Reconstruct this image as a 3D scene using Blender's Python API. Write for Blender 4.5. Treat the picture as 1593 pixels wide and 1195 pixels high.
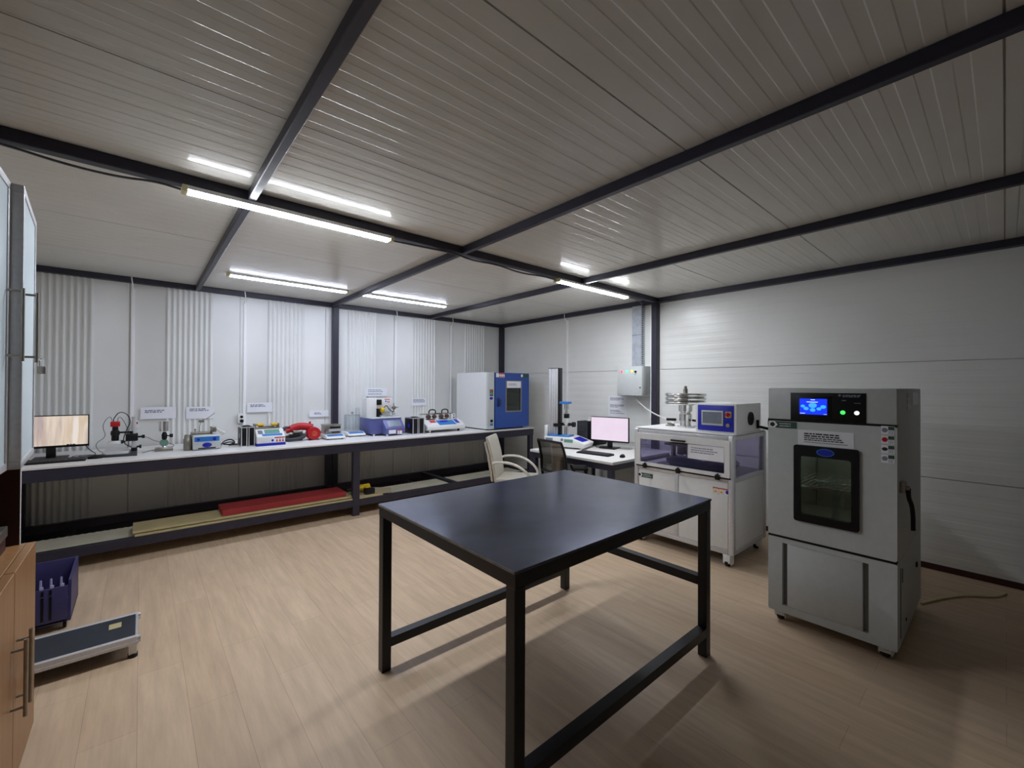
import bpy, bmesh, math, random
from mathutils import Vector, Matrix
random.seed(7)
S = bpy.context.scene
for o in list(bpy.data.objects): bpy.data.objects.remove(o)
PI = math.pi
# ---------------------------------------------------------------- camera
FPX, YAW, PIT, ROL = 665.9, math.radians(49.06), math.radians(.40), math.radians(.27)
F = Vector((math.cos(YAW)*math.cos(PIT), math.sin(YAW)*math.cos(PIT), math.sin(PIT)))
R0 = Vector((math.sin(YAW), -math.cos(YAW), 0)); U0 = R0.cross(F)
R = R0*math.cos(ROL)+U0*math.sin(ROL); U = U0*math.cos(ROL)-R0*math.sin(ROL)
cd = bpy.data.cameras.new('camera'); cam = bpy.data.objects.new('camera', cd); S.collection.objects.link(cam)
cd.sensor_fit = 'HORIZONTAL'; cd.sensor_width = 36; cd.lens = 36*FPX/1593; cd.clip_start = .05
M = Matrix((R, U, -F)).transposed().to_4x4(); M.translation = (0, 0, 1.55); cam.matrix_world = M
S.camera = cam
# ---------------------------------------------------------------- world and exposure
w = bpy.data.worlds.new('World'); S.world = w; w.use_nodes = True
w.node_tree.nodes['Background'].inputs[0].default_value = (.03, .032, .035, 1)
w.node_tree.nodes['Background'].inputs[1].default_value = .2
S.view_settings.view_transform = 'Standard'; S.view_settings.look = 'None'
S.view_settings.exposure = 1.75; S.view_settings.gamma = 1.0; S.view_settings.use_curve_mapping = False
LAMP, LAMPW = 38.0, 17.0           # brightness of the battens on the main beam and of those over the bench, dimmed to keep the wall from clipping
# ---------------------------------------------------------------- materials
def srgb(c):
    return tuple((x/12.92 if x <= .04045 else ((x+.055)/1.055)**2.4) for x in c)
def hexc(h): return srgb([int(h[i:i+2], 16)/255 for i in (0, 2, 4)])
def mat(name, h, rough=.5, metal=0., spec=.5, var=.06, scale=30, bump=0., coat=0.):
    m = bpy.data.materials.new(name); m.use_nodes = True; nt = m.node_tree; b = nt.nodes['Principled BSDF']
    c = hexc(h)
    tc = nt.nodes.new('ShaderNodeTexCoord'); n = nt.nodes.new('ShaderNodeTexNoise')
    n.inputs['Scale'].default_value = scale; n.inputs['Detail'].default_value = 3
    nt.links.new(tc.outputs['Object'], n.inputs['Vector'])
    r = nt.nodes.new('ShaderNodeValToRGB'); r.color_ramp.elements[0].position = .3; r.color_ramp.elements[1].position = .7
    r.color_ramp.elements[0].color = tuple(x*(1-var) for x in c)+(1,)
    r.color_ramp.elements[1].color = tuple(min(1, x*(1+var)) for x in c)+(1,)
    nt.links.new(n.outputs['Fac'], r.inputs[0]); nt.links.new(r.outputs[0], b.inputs['Base Color'])
    b.inputs['Roughness'].default_value = rough; b.inputs['Metallic'].default_value = metal
    b.inputs['Specular IOR Level'].default_value = spec; b.inputs['Coat Weight'].default_value = coat
    if bump:
        bp = nt.nodes.new('ShaderNodeBump'); bp.inputs['Strength'].default_value = bump; bp.inputs['Distance'].default_value = .002
        nt.links.new(n.outputs['Fac'], bp.inputs['Height']); nt.links.new(bp.outputs[0], b.inputs['Normal'])
    return m
def emis(name, h, s):
    m = bpy.data.materials.new(name); m.use_nodes = True; b = m.node_tree.nodes['Principled BSDF']
    b.inputs['Base Color'].default_value = (.02, .02, .02, 1); b.inputs['Emission Color'].default_value = hexc(h)+(1,)
    b.inputs['Emission Strength'].default_value = s; b.inputs['Roughness'].default_value = .4
    return m
def glass(name, h, tint=1., gl=.5):
    m = bpy.data.materials.new(name); m.use_nodes = True; nt = m.node_tree
    for n in list(nt.nodes):
        if n.type != 'OUTPUT_MATERIAL': nt.nodes.remove(n)
    out = [n for n in nt.nodes][0]
    t = nt.nodes.new('ShaderNodeBsdfTransparent'); t.inputs[0].default_value = tuple(x*tint for x in hexc(h))+(1,)
    g = nt.nodes.new('ShaderNodeBsdfGlossy'); g.inputs['Roughness'].default_value = .05
    f = nt.nodes.new('ShaderNodeFresnel'); f.inputs[0].default_value = 1.45
    k = nt.nodes.new('ShaderNodeMath'); k.operation = 'MULTIPLY'; k.inputs[1].default_value = gl
    x = nt.nodes.new('ShaderNodeMixShader')
    nt.links.new(f.outputs[0], k.inputs[0]); nt.links.new(k.outputs[0], x.inputs[0])
    nt.links.new(t.outputs[0], x.inputs[1]); nt.links.new(g.outputs[0], x.inputs[2]); nt.links.new(x.outputs[0], out.inputs[0])
    return m
PANEL = mat('white_coated_panel', 'e6e6e2', .30, spec=.5, var=.02, scale=3)
CEILM = mat('white_coated_ceiling_panel', 'dad8d0', .18, spec=.10, var=.02, scale=3)
STEEL = mat('dark_painted_steel', '2f2d3a', .42, spec=.4, var=.1, scale=12)
BLACKST = mat('black_painted_steel', '17171a', .4, spec=.4, var=.15, scale=15)
TOPM = mat('black_steel_sheet', '4b5065', .2, metal=.75, spec=.8, var=.35, scale=6)
WHITEP = mat('white_powder_coat', 'e4e4e2', .4, var=.02)
TRUNK = mat('bright_white_pvc', 'f6f6f6', .4, var=.01)
GREYP = mat('light_grey_powder_coat', 'c5c9c8', .45, var=.03)
MELA = mat('white_melamine', 'dedcd8', .45, var=.03, scale=8)
BLACK = mat('black_plastic', '0e0e10', .45, spec=.3, var=.15)
DARKG = mat('dark_grey_plastic', '34353a', .5, var=.1)
BLUEP = mat('blue_enamel', '2c4f9d', .35, var=.05)
DEEPB = mat('deep_blue_plastic', '1722a8', .4, var=.05)
SKYB = mat('sky_blue_film', '2a78c6', .4, var=.05)
PURP = mat('slate_purple_paint', '5a5f99', .4, var=.06)
RED = mat('red_plastic', 'b8121f', .4, var=.1)
REDW = mat('red_painted_wood', '94282a', .6, var=.12, scale=9)
YEL = mat('yellow_plastic', 'd9b312', .4, var=.1)
ORNG = mat('red_orange_print', 'c4482c', .5, var=.05)
ALU = mat('brushed_aluminium', 'cfcfd2', .38, metal=.5, var=.06, scale=60)
CHROME = mat('polished_chrome', 'e6e6e4', .2, metal=.9, var=.02)
GALV = mat('galvanised_steel', 'b9bec4', .4, metal=.6, var=.12, scale=18)
NICK = mat('dull_nickel', '9a958c', .35, metal=.9, var=.08)
PAPER = mat('white_paper', 'eeeef2', .7, var=.01)
INK = mat('grey_ink', '85889a', .8, var=.05)
INKD = mat('dark_ink', '2c2e36', .8, var=.05)
GREENL = mat('dark_green_label', '2c5240', .5, var=.05)
LCD = mat('green_lcd_glass', '6a9a88', .25, var=.05)
LCDB = mat('grey_blue_lcd', '77808c', .22, var=.06)
BEIGE = mat('cream_leather', 'b9b3a6', .5, var=.06, scale=40, bump=.15)
RUB = mat('black_rubber', '101012', .7, var=.1)
PLY = mat('pale_plywood', 'b9ab80', .6, var=.1, scale=6)
WIRE = mat('grey_cable', '55565c', .6, var=.1)
WIREW = mat('white_cable', 'd8d8d8', .5, var=.03)
CRATE = mat('purple_blue_plastic', '36335f', .45, var=.06)
DWOOD = mat('dark_brown_laminate', '3a1512', .5, var=.15, scale=6)
GREYWOOD = mat('greyed_aluminium_profile', '8d857f', .5, metal=0., var=.05)
LAMPY = mat('yellowed_plastic', 'd8d0a0', .5, var=.05)
FROST = mat('frosted_pale_glass', 'c6d4da', .35, var=.02, scale=2)
GLASS = glass('clear_glass', 'eef4f2', 1., .6)
TINT = glass('purple_tinted_acrylic', 'e6e4f0', 1., .4)
SMOKE = glass('smoked_glass', 'd2d8d5', 1., .6)
JAR = glass('jar_glass', 'f2f6f8', 1., .35)
TUBE = emis('led_diffuser', 'eef3fb', LAMP); TUBEW = emis('led_diffuser_bench', 'dce6ff', LAMPW)
def wood(name, h1, h2, stretch, rough=.4, axis=2):
    m = mat(name, h1, rough); nt = m.node_tree; b = nt.nodes['Principled BSDF']
    tc = nt.nodes.new('ShaderNodeTexCoord'); mp = nt.nodes.new('ShaderNodeMapping')
    sc = [14, 14, 14]; sc[axis] = stretch; mp.inputs['Scale'].default_value = sc
    n = nt.nodes.new('ShaderNodeTexNoise'); n.inputs['Scale'].default_value = 3; n.inputs['Detail'].default_value = 6; n.inputs['Distortion'].default_value = .4
    r = nt.nodes.new('ShaderNodeValToRGB'); r.color_ramp.elements[0].color = hexc(h1)+(1,); r.color_ramp.elements[1].color = hexc(h2)+(1,)
    r.color_ramp.elements[0].position = .35; r.color_ramp.elements[1].position = .68
    nt.links.new(tc.outputs['Object'], mp.inputs[0]); nt.links.new(mp.outputs[0], n.inputs['Vector']); nt.links.new(n.outputs['Fac'], r.inputs[0])
    nt.links.new(r.outputs[0], b.inputs['Base Color'])
    return m
BEECH = wood('beech_laminate', '8f6740', '9a714a', .8, .38)
def floor_mat():
    m = bpy.data.materials.new('oak_laminate_floor'); m.use_nodes = True; nt = m.node_tree; b = nt.nodes['Principled BSDF']; L = nt.links.new
    tc = nt.nodes.new('ShaderNodeTexCoord'); mp = nt.nodes.new('ShaderNodeMapping'); mp.inputs['Rotation'].default_value = (0, 0, PI/2)
    L(tc.outputs['Object'], mp.inputs[0])
    br = nt.nodes.new('ShaderNodeTexBrick'); br.inputs['Scale'].default_value = 1; br.inputs['Brick Width'].default_value = 1.28; br.inputs['Row Height'].default_value = .19
    br.inputs['Mortar Size'].default_value = .0012; br.inputs['Mortar Smooth'].default_value = .3; br.inputs['Bias'].default_value = 0; br.offset = .37
    br.inputs['Color1'].default_value = hexc('cfb79b')+(1,); br.inputs['Color2'].default_value = hexc('c9b094')+(1,); br.inputs['Mortar'].default_value = hexc('ab927a')+(1,)
    L(mp.outputs[0], br.inputs[0])
    m2 = nt.nodes.new('ShaderNodeMapping'); m2.inputs['Scale'].default_value = (9, .9, 1); L(tc.outputs['Object'], m2.inputs[0])
    n = nt.nodes.new('ShaderNodeTexNoise'); n.inputs['Scale'].default_value = 2.2; n.inputs['Detail'].default_value = 7; n.inputs['Roughness'].default_value = .62; L(m2.outputs[0], n.inputs['Vector'])
    r = nt.nodes.new('ShaderNodeValToRGB'); r.color_ramp.elements[0].position = .3; r.color_ramp.elements[0].color = (.80, .78, .76, 1); r.color_ramp.elements[1].position = .7; r.color_ramp.elements[1].color = (1.06, 1.05, 1.04, 1)
    L(n.outputs['Fac'], r.inputs[0])
    mx = nt.nodes.new('ShaderNodeMix'); mx.data_type = 'RGBA'; mx.blend_type = 'MULTIPLY'; mx.inputs['Factor'].default_value = 1
    L(br.outputs['Color'], mx.inputs['A']); L(r.outputs[0], mx.inputs['B']); L(mx.outputs['Result'], b.inputs['Base Color'])
    b.inputs['Roughness'].default_value = .48; b.inputs['Specular IOR Level'].default_value = .35
    bp = nt.nodes.new('ShaderNodeBump'); bp.inputs['Strength'].default_value = .12; bp.inputs['Distance'].default_value = .002
    L(n.outputs['Fac'], bp.inputs['Height']); L(bp.outputs[0], b.inputs['Normal'])
    return m
FLOORM = floor_mat()
def screen_mat(name, cols, scale, strength, sx=1, sy=1, sz=1):
    m = bpy.data.materials.new(name); m.use_nodes = True; nt = m.node_tree; b = nt.nodes['Principled BSDF']; L = nt.links.new
    tc = nt.nodes.new('ShaderNodeTexCoord'); mp = nt.nodes.new('ShaderNodeMapping'); mp.inputs['Scale'].default_value = (sx, sy, sz)
    n = nt.nodes.new('ShaderNodeTexNoise'); n.inputs['Scale'].default_value = scale; n.inputs['Detail'].default_value = 4
    r = nt.nodes.new('ShaderNodeValToRGB'); el = r.color_ramp.elements
    el[0].position = .3; el[0].color = hexc(cols[0])+(1,); el[1].position = .7; el[1].color = hexc(cols[-1])+(1,)
    for i, c in enumerate(cols[1:-1]):
        e = el.new(.3+.4*(i+1)/(len(cols)-1)); e.color = hexc(c)+(1,)
    L(tc.outputs['Object'], mp.inputs[0]); L(mp.outputs[0], n.inputs['Vector']); L(n.outputs['Fac'], r.inputs[0])
    L(r.outputs[0], b.inputs['Emission Color']); b.inputs['Emission Strength'].default_value = strength
    b.inputs['Base Color'].default_value = (.02, .02, .02, 1); b.inputs['Roughness'].default_value = .3
    return m
SCRWOOD = screen_mat('microscope_image_screen', ['8f8aae', 'c9b5ab', 'ecdccb', 'dcc6ae', 'f3eae0'], 3.2, .26, 3.2, 1, .35)
SCRPINK = screen_mat('pale_pink_software_screen', ['f2dcf2', 'f6e6f7'], 6, .27)
SCRBLUE = emis('blue_touch_screen', '0a2ee0', .42); SCRCY = emis('cyan_screen_icons', '38a0ff', .4); SCRWH = emis('white_screen_text', 'cfe4ff', .4)
LGREEN = emis('green_lit_button', '3cff58', .6); LWHITE = emis('white_lit_button', 'ffffff', .5)
PRED = emis('red_pilot_light', 'ff3850', .8); PGREEN = emis('green_pilot_light', '30f0a0', .8); PYEL = emis('yellow_pilot_light', 'ffd040', .8)
CABL = emis('chamber_interior_lamp', 'dcefe6', 22.)
# ---------------------------------------------------------------- mesh builder
class MB:
    def __init__(s): s.bm = bmesh.new()
    def add(s, vs, fs):
        v = [s.bm.verts.new(p) for p in vs]
        for f in fs:
            try: s.bm.faces.new([v[i] for i in f])
            except ValueError: pass
        return v
    def bx(s, x0, x1, y0, y1, z0, z1, bv=0, seg=2):
        x0, x1 = min(x0, x1), max(x0, x1); y0, y1 = min(y0, y1), max(y0, y1); z0, z1 = min(z0, z1), max(z0, z1)
        v = s.add([(x0, y0, z0), (x1, y0, z0), (x1, y1, z0), (x0, y1, z0), (x0, y0, z1), (x1, y0, z1), (x1, y1, z1), (x0, y1, z1)],
                  [(0, 3, 2, 1), (4, 5, 6, 7), (0, 1, 5, 4), (1, 2, 6, 5), (2, 3, 7, 6), (3, 0, 4, 7)])
        if bv:
            e = set(); [e.update(q.link_edges) for q in v]
            bmesh.ops.bevel(s.bm, geom=list(e), offset=bv, segments=seg, affect='EDGES', profile=.5)
        return s
    def cyl(s, p0, p1, r, r1=None, n=18, cap=True):
        p0, p1 = Vector(p0), Vector(p1); r1 = r if r1 is None else r1; d = (p1-p0).normalized()
        a = d.orthogonal().normalized(); b = d.cross(a)
        vs = [p0+(a*math.cos(2*PI*i/n)+b*math.sin(2*PI*i/n))*r for i in range(n)]+[p1+(a*math.cos(2*PI*i/n)+b*math.sin(2*PI*i/n))*r1 for i in range(n)]
        fs = [(i, (i+1) % n, n+(i+1) % n, n+i) for i in range(n)]
        if cap: fs += [tuple(reversed(range(n))), tuple(range(n, 2*n))]
        s.add(vs, fs); return s
    def lathe(s, c, prof, n=28, axis='z'):
        c = Vector(c); k = len(prof); vs = []
        for r, z in prof:
            for i in range(n):
                a = 2*PI*i/n; p = Vector((r*math.cos(a), r*math.sin(a), z))
                if axis == 'x': p = Vector((z, p.x, p.y))
                if axis == 'y': p = Vector((p.x, z, p.y))
                vs.append(c+p)
        fs = [(j*n+i, j*n+(i+1) % n, (j+1)*n+(i+1) % n, (j+1)*n+i) for j in range(k-1) for i in range(n)]
        fs += [tuple(reversed(range(n))), tuple(range((k-1)*n, k*n))]
        s.add(vs, fs); return s
    def tube(s, pts, r, n=8, smooth=0, ry=None):
        P = [Vector(p) for p in pts]
        for _ in range(smooth):
            Q = [P[0]]
            for a, b in zip(P, P[1:]): Q += [a*.75+b*.25, a*.25+b*.75]
            P = Q+[P[-1]]
        ry = ry or r; vs = []; prev = None
        for i, p in enumerate(P):
            d = (P[min(i+1, len(P)-1)]-P[max(i-1, 0)]).normalized()
            a = (prev-d*prev.dot(d)) if prev is not None else d.orthogonal()
            if a.length < 1e-6: a = d.orthogonal()
            a.normalize(); prev = a; b = d.cross(a)
            vs += [p+a*math.cos(2*PI*k/n)*r+b*math.sin(2*PI*k/n)*ry for k in range(n)]
        m = len(P)
        fs = [(j*n+i, j*n+(i+1) % n, (j+1)*n+(i+1) % n, (j+1)*n+i) for j in range(m-1) for i in range(n)]
        fs += [tuple(reversed(range(n))), tuple(range((m-1)*n, m*n))]
        s.add(vs, fs); return s
    def prism(s, poly, axis, a0, a1, bv=0):
        # poly in the two other axes, in order (x: y,z) (y: x,z) (z: x,y)
        def P(u, v, a): return {'x': (a, u, v), 'y': (u, a, v), 'z': (u, v, a)}[axis]
        n = len(poly); vs = [P(u, v, a0) for u, v in poly]+[P(u, v, a1) for u, v in poly]
        v = s.add(vs, [tuple(reversed(range(n))), tuple(range(n, 2*n))]+[(i, (i+1) % n, n+(i+1) % n, n+i) for i in range(n)])
        if bv:
            e = set(); [e.update(q.link_edges) for q in v]
            bmesh.ops.bevel(s.bm, geom=list(e), offset=bv, segments=2, affect='EDGES', profile=.5)
        return s
    def bar(s, p0, p1, w, h):
        p0, p1 = Vector(p0), Vector(p1); d = (p1-p0).normalized()
        a = d.cross(Vector((0, 0, 1)))
        if a.length < 1e-4: a = Vector((1, 0, 0))
        a.normalize(); b = a.cross(d)
        c = [(-w/2, -h/2), (w/2, -h/2), (w/2, h/2), (-w/2, h/2)]
        s.add([p0+a*x+b*y for x, y in c]+[p1+a*x+b*y for x, y in c], [(0, 1, 2, 3), (7, 6, 5, 4), (0, 4, 5, 1), (1, 5, 6, 2), (2, 6, 7, 3), (3, 7, 4, 0)])
        return s
    def frame(s, axis, o, i, d0, d1, bv=0):
        # rectangular ring; o and i are (a0,a1,b0,b1) in the two other axes
        def B(a0, a1, b0, b1):
            if axis == 'x': s.bx(d0, d1, a0, a1, b0, b1, bv)
            elif axis == 'y': s.bx(a0, a1, d0, d1, b0, b1, bv)
            else: s.bx(a0, a1, b0, b1, d0, d1, bv)
        B(o[0], o[1], o[2], i[2]); B(o[0], o[1], i[3], o[3]); B(o[0], i[0], i[2], i[3]); B(i[1], o[1], i[2], i[3])
        return s
    def ring(s, axis, o, i, d0, d1, ro=.01, ri=.01, n=5):
        # one-piece rectangular ring with rounded corners
        def loop(q, r):
            L = []
            for cx, cy, a in ((q[1]-r, q[3]-r, 0), (q[0]+r, q[3]-r, 1), (q[0]+r, q[2]+r, 2), (q[1]-r, q[2]+r, 3)):
                L += [(cx+r*math.cos((a+k/(n-1))*PI/2), cy+r*math.sin((a+k/(n-1))*PI/2)) for k in range(n)]
            return L
        def P(u, v, a): return {'x': (a, u, v), 'y': (u, a, v), 'z': (u, v, a)}[axis]
        A, B = loop(o, ro), loop(i, ri); N = len(A)
        vs = [P(*p, d0) for p in A]+[P(*p, d0) for p in B]+[P(*p, d1) for p in A]+[P(*p, d1) for p in B]
        fs = []
        for k in range(N):
            j = (k+1) % N
            fs += [(k, j, N+j, N+k), (2*N+k, 3*N+k, 3*N+j, 2*N+j), (k, 2*N+k, 2*N+j, j), (N+k, N+j, 3*N+j, 3*N+k)]
        s.add(vs, fs); return s
    def oval(s, axis, c, ra, rb, d, n=24):
        # flat disc of thickness d facing -axis
        pts = [(ra*math.cos(2*PI*k/n), rb*math.sin(2*PI*k/n)) for k in range(n)]
        if axis == 'x': s.prism([(c[1]+u, c[2]+v) for u, v in pts], 'x', c[0]-d, c[0])
        elif axis == 'y': s.prism([(c[0]+u, c[2]+v) for u, v in pts], 'y', c[1]-d, c[1])
        else: s.prism([(c[0]+u, c[1]+v) for u, v in pts], 'z', c[2], c[2]+d)
        return s
    def words(s, axis, face, a0, sgn, width, tops, h, fill=(.8, 1.)):
        # rows of printed word blocks on a face that looks towards -axis
        for t in tops:
            a = 0; end = width*random.uniform(*fill)
            while a < end:
                wd = min(h*random.uniform(1.2, 4.5), end-a)
                q = [a0+sgn*a, a0+sgn*(a+wd)]; q.sort()
                if axis == 'x': s.bx(face-.0012, face, q[0], q[1], t-h, t)
                else: s.bx(q[0], q[1], face-.0012, face, t-h, t)
                a += wd+h*.6
        return s
ROOT = {}
def link(o): S.collection.objects.link(o); return o
def build(name, mb, m, parent=None, loc=None, local=False, smooth=.6):
    me = bpy.data.meshes.new(name); bmesh.ops.recalc_face_normals(mb.bm, faces=mb.bm.faces[:]); 
    org = Vector((0, 0, 0)) if local else (ROOT[parent.name] if parent else Vector(loc if loc is not None else (0, 0, 0)))
    bmesh.ops.translate(mb.bm, verts=mb.bm.verts[:], vec=-org)
    mb.bm.to_mesh(me); mb.bm.free()
    if smooth: me.shade_smooth(); me.set_sharp_from_angle(angle=smooth)
    me.materials.append(m)
    o = link(bpy.data.objects.new(name, me))
    if parent: o.parent = parent; ROOT[o.name] = org
    else: o.location = org; ROOT[o.name] = org
    return o
def tag(o, label, cat, group=None):
    o['label'] = label; o['category'] = cat
    if group: o['group'] = group
    return o
def thing(name, label, cat, loc, rz=0, group=None):
    o = link(bpy.data.objects.new(name, None)); o.empty_display_size = .1
    o.location = loc; o.rotation_euler = (0, 0, rz); ROOT[o.name] = Vector(loc)
    return tag(o, label, cat, group)
def struct(name, mb, m, smooth=.6):
    o = build(name, mb, m, smooth=smooth); o['kind'] = 'structure'; return o
def copytree(o, parent=None):
    c = link(o.copy()); c.parent = parent
    for ch in [q for q in o.children]: copytree(ch, c)
    return c
def dup(root, loc, label, rz=None):
    kids = list(root.children); c = root.copy(); link(c); c.location = loc; c['label'] = label
    if rz is not None: c.rotation_euler = (0, 0, rz)
    for k in kids: copytree(k, c)
    return c
# ---------------------------------------------------------------- the room
XW, YA, ZC, X0, Y0 = 5.16, 6.245, 2.72, -.93, -1.35
def ribs(a0, a1, seams, pitch=.1, step=.0013, seam=.0035):
    # profile of a lined sandwich panel: list of (position, depth into the panel)
    P = [(a0, 0)]; seams = sorted(seams); cuts = [a0]+[q for q in seams if a0 < q < a1]+[a1]
    for j in range(len(cuts)-1):
        c0, c1 = cuts[j], cuts[j+1]; base = c0 if j else c1-1.03
        k = 1
        while base+k*pitch < c1-.03:
            q = base+k*pitch
            if q > c0+.03:
                P += [(q-.025, 0), (q-.020, step), (q+.020, step), (q+.025, 0)]
            k += 1
        if j < len(cuts)-2: P += [(c1-seam, 0), (c1-seam+.0005, .014), (c1+seam-.0005, .014), (c1+seam, 0)]
    return P+[(a1, 0)]
def sheet(prof, f0, f1):
    mb = MB(); n = len(prof); mb.add([f0(a, d) for a, d in prof]+[f1(a, d) for a, d in prof], [(i, i+1, n+i+1, n+i) for i in range(n-1)]); return mb
mb = MB(); mb.bx(X0-.1, XW+.1, Y0-.1, YA+.1, -.06, 0); struct('floor', mb, FLOORM, 0)
cp = ribs(Y0, YA+.02, [-.98+.0, 0.0, 1.03, 2.065, 3.1, 4.215, 5.23])
struct('ceiling', sheet(cp, lambda a, d: (X0-.02, a, ZC+d), lambda a, d: (XW+.02, a, ZC+d)), CEILM, 0)
wp = ribs(0, ZC+.02, [.785, 1.79], step=.0008)
struct('wall_right', sheet(wp, lambda a, d: (XW+d, Y0-.02, a), lambda a, d: (XW+d, YA+.02, a)), PANEL, 0)
struct('wall_left', sheet(wp, lambda a, d: (X0-d, Y0-.02, a), lambda a, d: (X0-d, YA+.02, a)), PANEL, 0)
struct('wall_front', sheet(wp, lambda a, d: (X0-.02, Y0-d, a), lambda a, d: (XW+.02, Y0-d, a)), mat('grey_coated_panel', '7c7c78', .4), 0)  # unseen wall behind the camera, greyed to cut bounced light
def corr():
    P = [(X0-.02, 0)]; s0 = -1.12
    for k in range(7):
        a = s0+k*1.024
        P += [(a-.004, 0), (a-.003, .014), (a+.003, .014), (a+.004, 0)]
        r0 = a+.30
        for q in range(9*8+1):
            u = q/(9*8)*.45
            P.append((r0+u, -.011+.011*math.cos(2*PI*u/.05)))
    return [p for p in P if X0-.03 < p[0] < XW+.02]+[(XW+.02, 0)]
struct('wall_back', sheet(corr(), lambda a, d: (a, YA+d, 0), lambda a, d: (a, YA+d, ZC+.02)), PANEL, 1.2)
tn = [0]
def trim(x0, x1, y0, y1, z0, z1, name=None):
    tn[0] += 1; mb = MB(); mb.bx(x0, x1, y0, y1, z0, z1, .004, 1)
    return struct(name or 'trim_%d' % tn[0], mb, STEEL)
ZB = 2.66
trim(X0, XW, YA-.065, YA, ZB, ZC)                       # along the bench wall
trim(XW-.075, XW, Y0, YA, ZB, ZC)                       # along the right wall
trim(X0, XW-.075, 2.965, 3.03, ZB, ZC)                  # main beam
for xb in (.475, 2.015, 3.57):
    trim(xb, xb+.042, Y0, 2.965, ZB, ZC); trim(xb, xb+.042, 3.03, YA-.065, ZB, ZC)
trim(2.03, 2.11, YA-.08, YA, 0, ZB); trim(XW-.08, XW, YA-.08, YA, 0, ZB)
trim(XW-.08, XW, 2.98, 3.06, 0, ZB); trim(XW-.08, XW, -.21, -.13, 0, ZB)
trim(X0, 2.03, YA-.06, YA, .02, .10, 'baseboard_back'); trim(2.11, XW-.08, YA-.06, YA, .02, .10, 'baseboard_back_right')
mb = MB(); mb.bx(XW-.012, XW, -.13, 2.98, 0, .05); struct('baseboard_right', mb, DWOOD)
# ---------------------------------------------------------------- LED battens
def batten(label, loc, tube):
    t = thing('led_batten', label, 'ceiling lamp', loc, 0, 'LED batten lamps')
    m = MB(); m.prism([(-.037, 0), (.037, 0), (.038, -.023), (-.038, -.023)], 'x', -.6, .6); build('housing', m, WHITEP, t, local=True)
    m = MB(); m.prism([(-.036, -.023), (-.033, -.031), (-.02, -.035), (.02, -.035), (.033, -.031), (.036, -.023)], 'x', -.595, .595)
    build('diffuser', m, tube, t, local=True)
    for s in (-1, 1):
        m = MB(); m.bx(s*.595, s*.622, -.039, .039, -.036, 0, .003); build('end_cap', m, LAMPY, t, local=True)
    return t
b0 = batten('lit LED batten under the main beam, nearest and longest-looking lamp on the left', (.785, 2.998, ZB), TUBE)
dup(b0, (3.815, 2.998, ZB), 'lit LED batten under the main beam beside the right wall')
b1 = batten('lit LED batten on the ceiling above the bench, left of the wall post', (1.285, 5.27, ZC), TUBEW)
dup(b1, (2.69, 5.27, ZC), 'lit LED batten on the ceiling above the bench, right of the wall post')
def wire(name, label, pts, r, m, cat='cable', smooth=2, group=None):
    b = MB(); b.tube(pts, r, 6, smooth); o = build(name, b, m, loc=pts[0]); return tag(o, label, cat, group)
wire('power_cable', 'thin grey cable along the main ceiling beam, left of the nearest lamp', [(-.9, 2.99, 2.655), (-.5, 3.0, 2.652), (-.3, 3.01, 2.63), (-.1, 3.0, 2.625), (.05, 3.0, 2.65), (.16, 3.0, 2.64)], .006, WIRE, group='cables along the main beam')
wire('power_cable', 'thin grey cable slung under the main ceiling beam between its two lamps', [(1.41, 3.0, 2.64), (1.7, 2.99, 2.645), (1.95, 3.0, 2.66), (2.15, 3.0, 2.635), (2.4, 2.99, 2.65), (2.7, 3.0, 2.625), (3.0, 3.0, 2.65), (3.19, 3.0, 2.64)], .007, WIRE, group='cables along the main beam')
wire('power_cable', 'short dark cable from the right beam lamp to the metal duct', [(4.44, 3.0, 2.645), (4.6, 3.0, 2.64), (4.8, 3.05, 2.645), (5.0, 3.15, 2.65), (5.11, 3.2, 2.63)], .006, WIRE, group='cables along the main beam')
# cable trunking on the walls
for x, lb in ((-.085, 'white cable trunking on the bench wall behind the red camera microscope'), (.965, 'white cable trunking on the bench wall above the left black case'),
              (2.985, 'white cable trunking on the bench wall behind the purple machine'), (4.01, 'white cable trunking on the bench wall left of the blue oven')):
    m = MB(); m.bx(x, x+.03, YA-.016, YA-.0005, .9, 2.6, .002, 1)
    m.tube([(x+.012, YA-.012, 2.58), (x+.012, YA-.07, 2.64), (x+.004, YA-.075, 2.69), (x+.002, YA-.07, 2.718)], .006, 6, 1)
    tag(build('cable_trunking', m, TRUNK, loc=(x, YA, .9)), lb, 'cable trunking', 'white cable trunking on the walls')
m = MB(); m.bx(XW-.018, XW-.0005, 4.575, 4.61, .76, 2.62, .002, 1); m.tube([(XW-.012, 4.59, 2.6), (XW-.08, 4.59, 2.64), (XW-.085, 4.59, 2.715)], .006, 6, 1)
tag(build('cable_trunking', m, TRUNK, loc=(XW, 4.59, .76)), 'white cable trunking on the right wall behind the tall test stand', 'cable trunking', 'white cable trunking on the walls')
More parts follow.
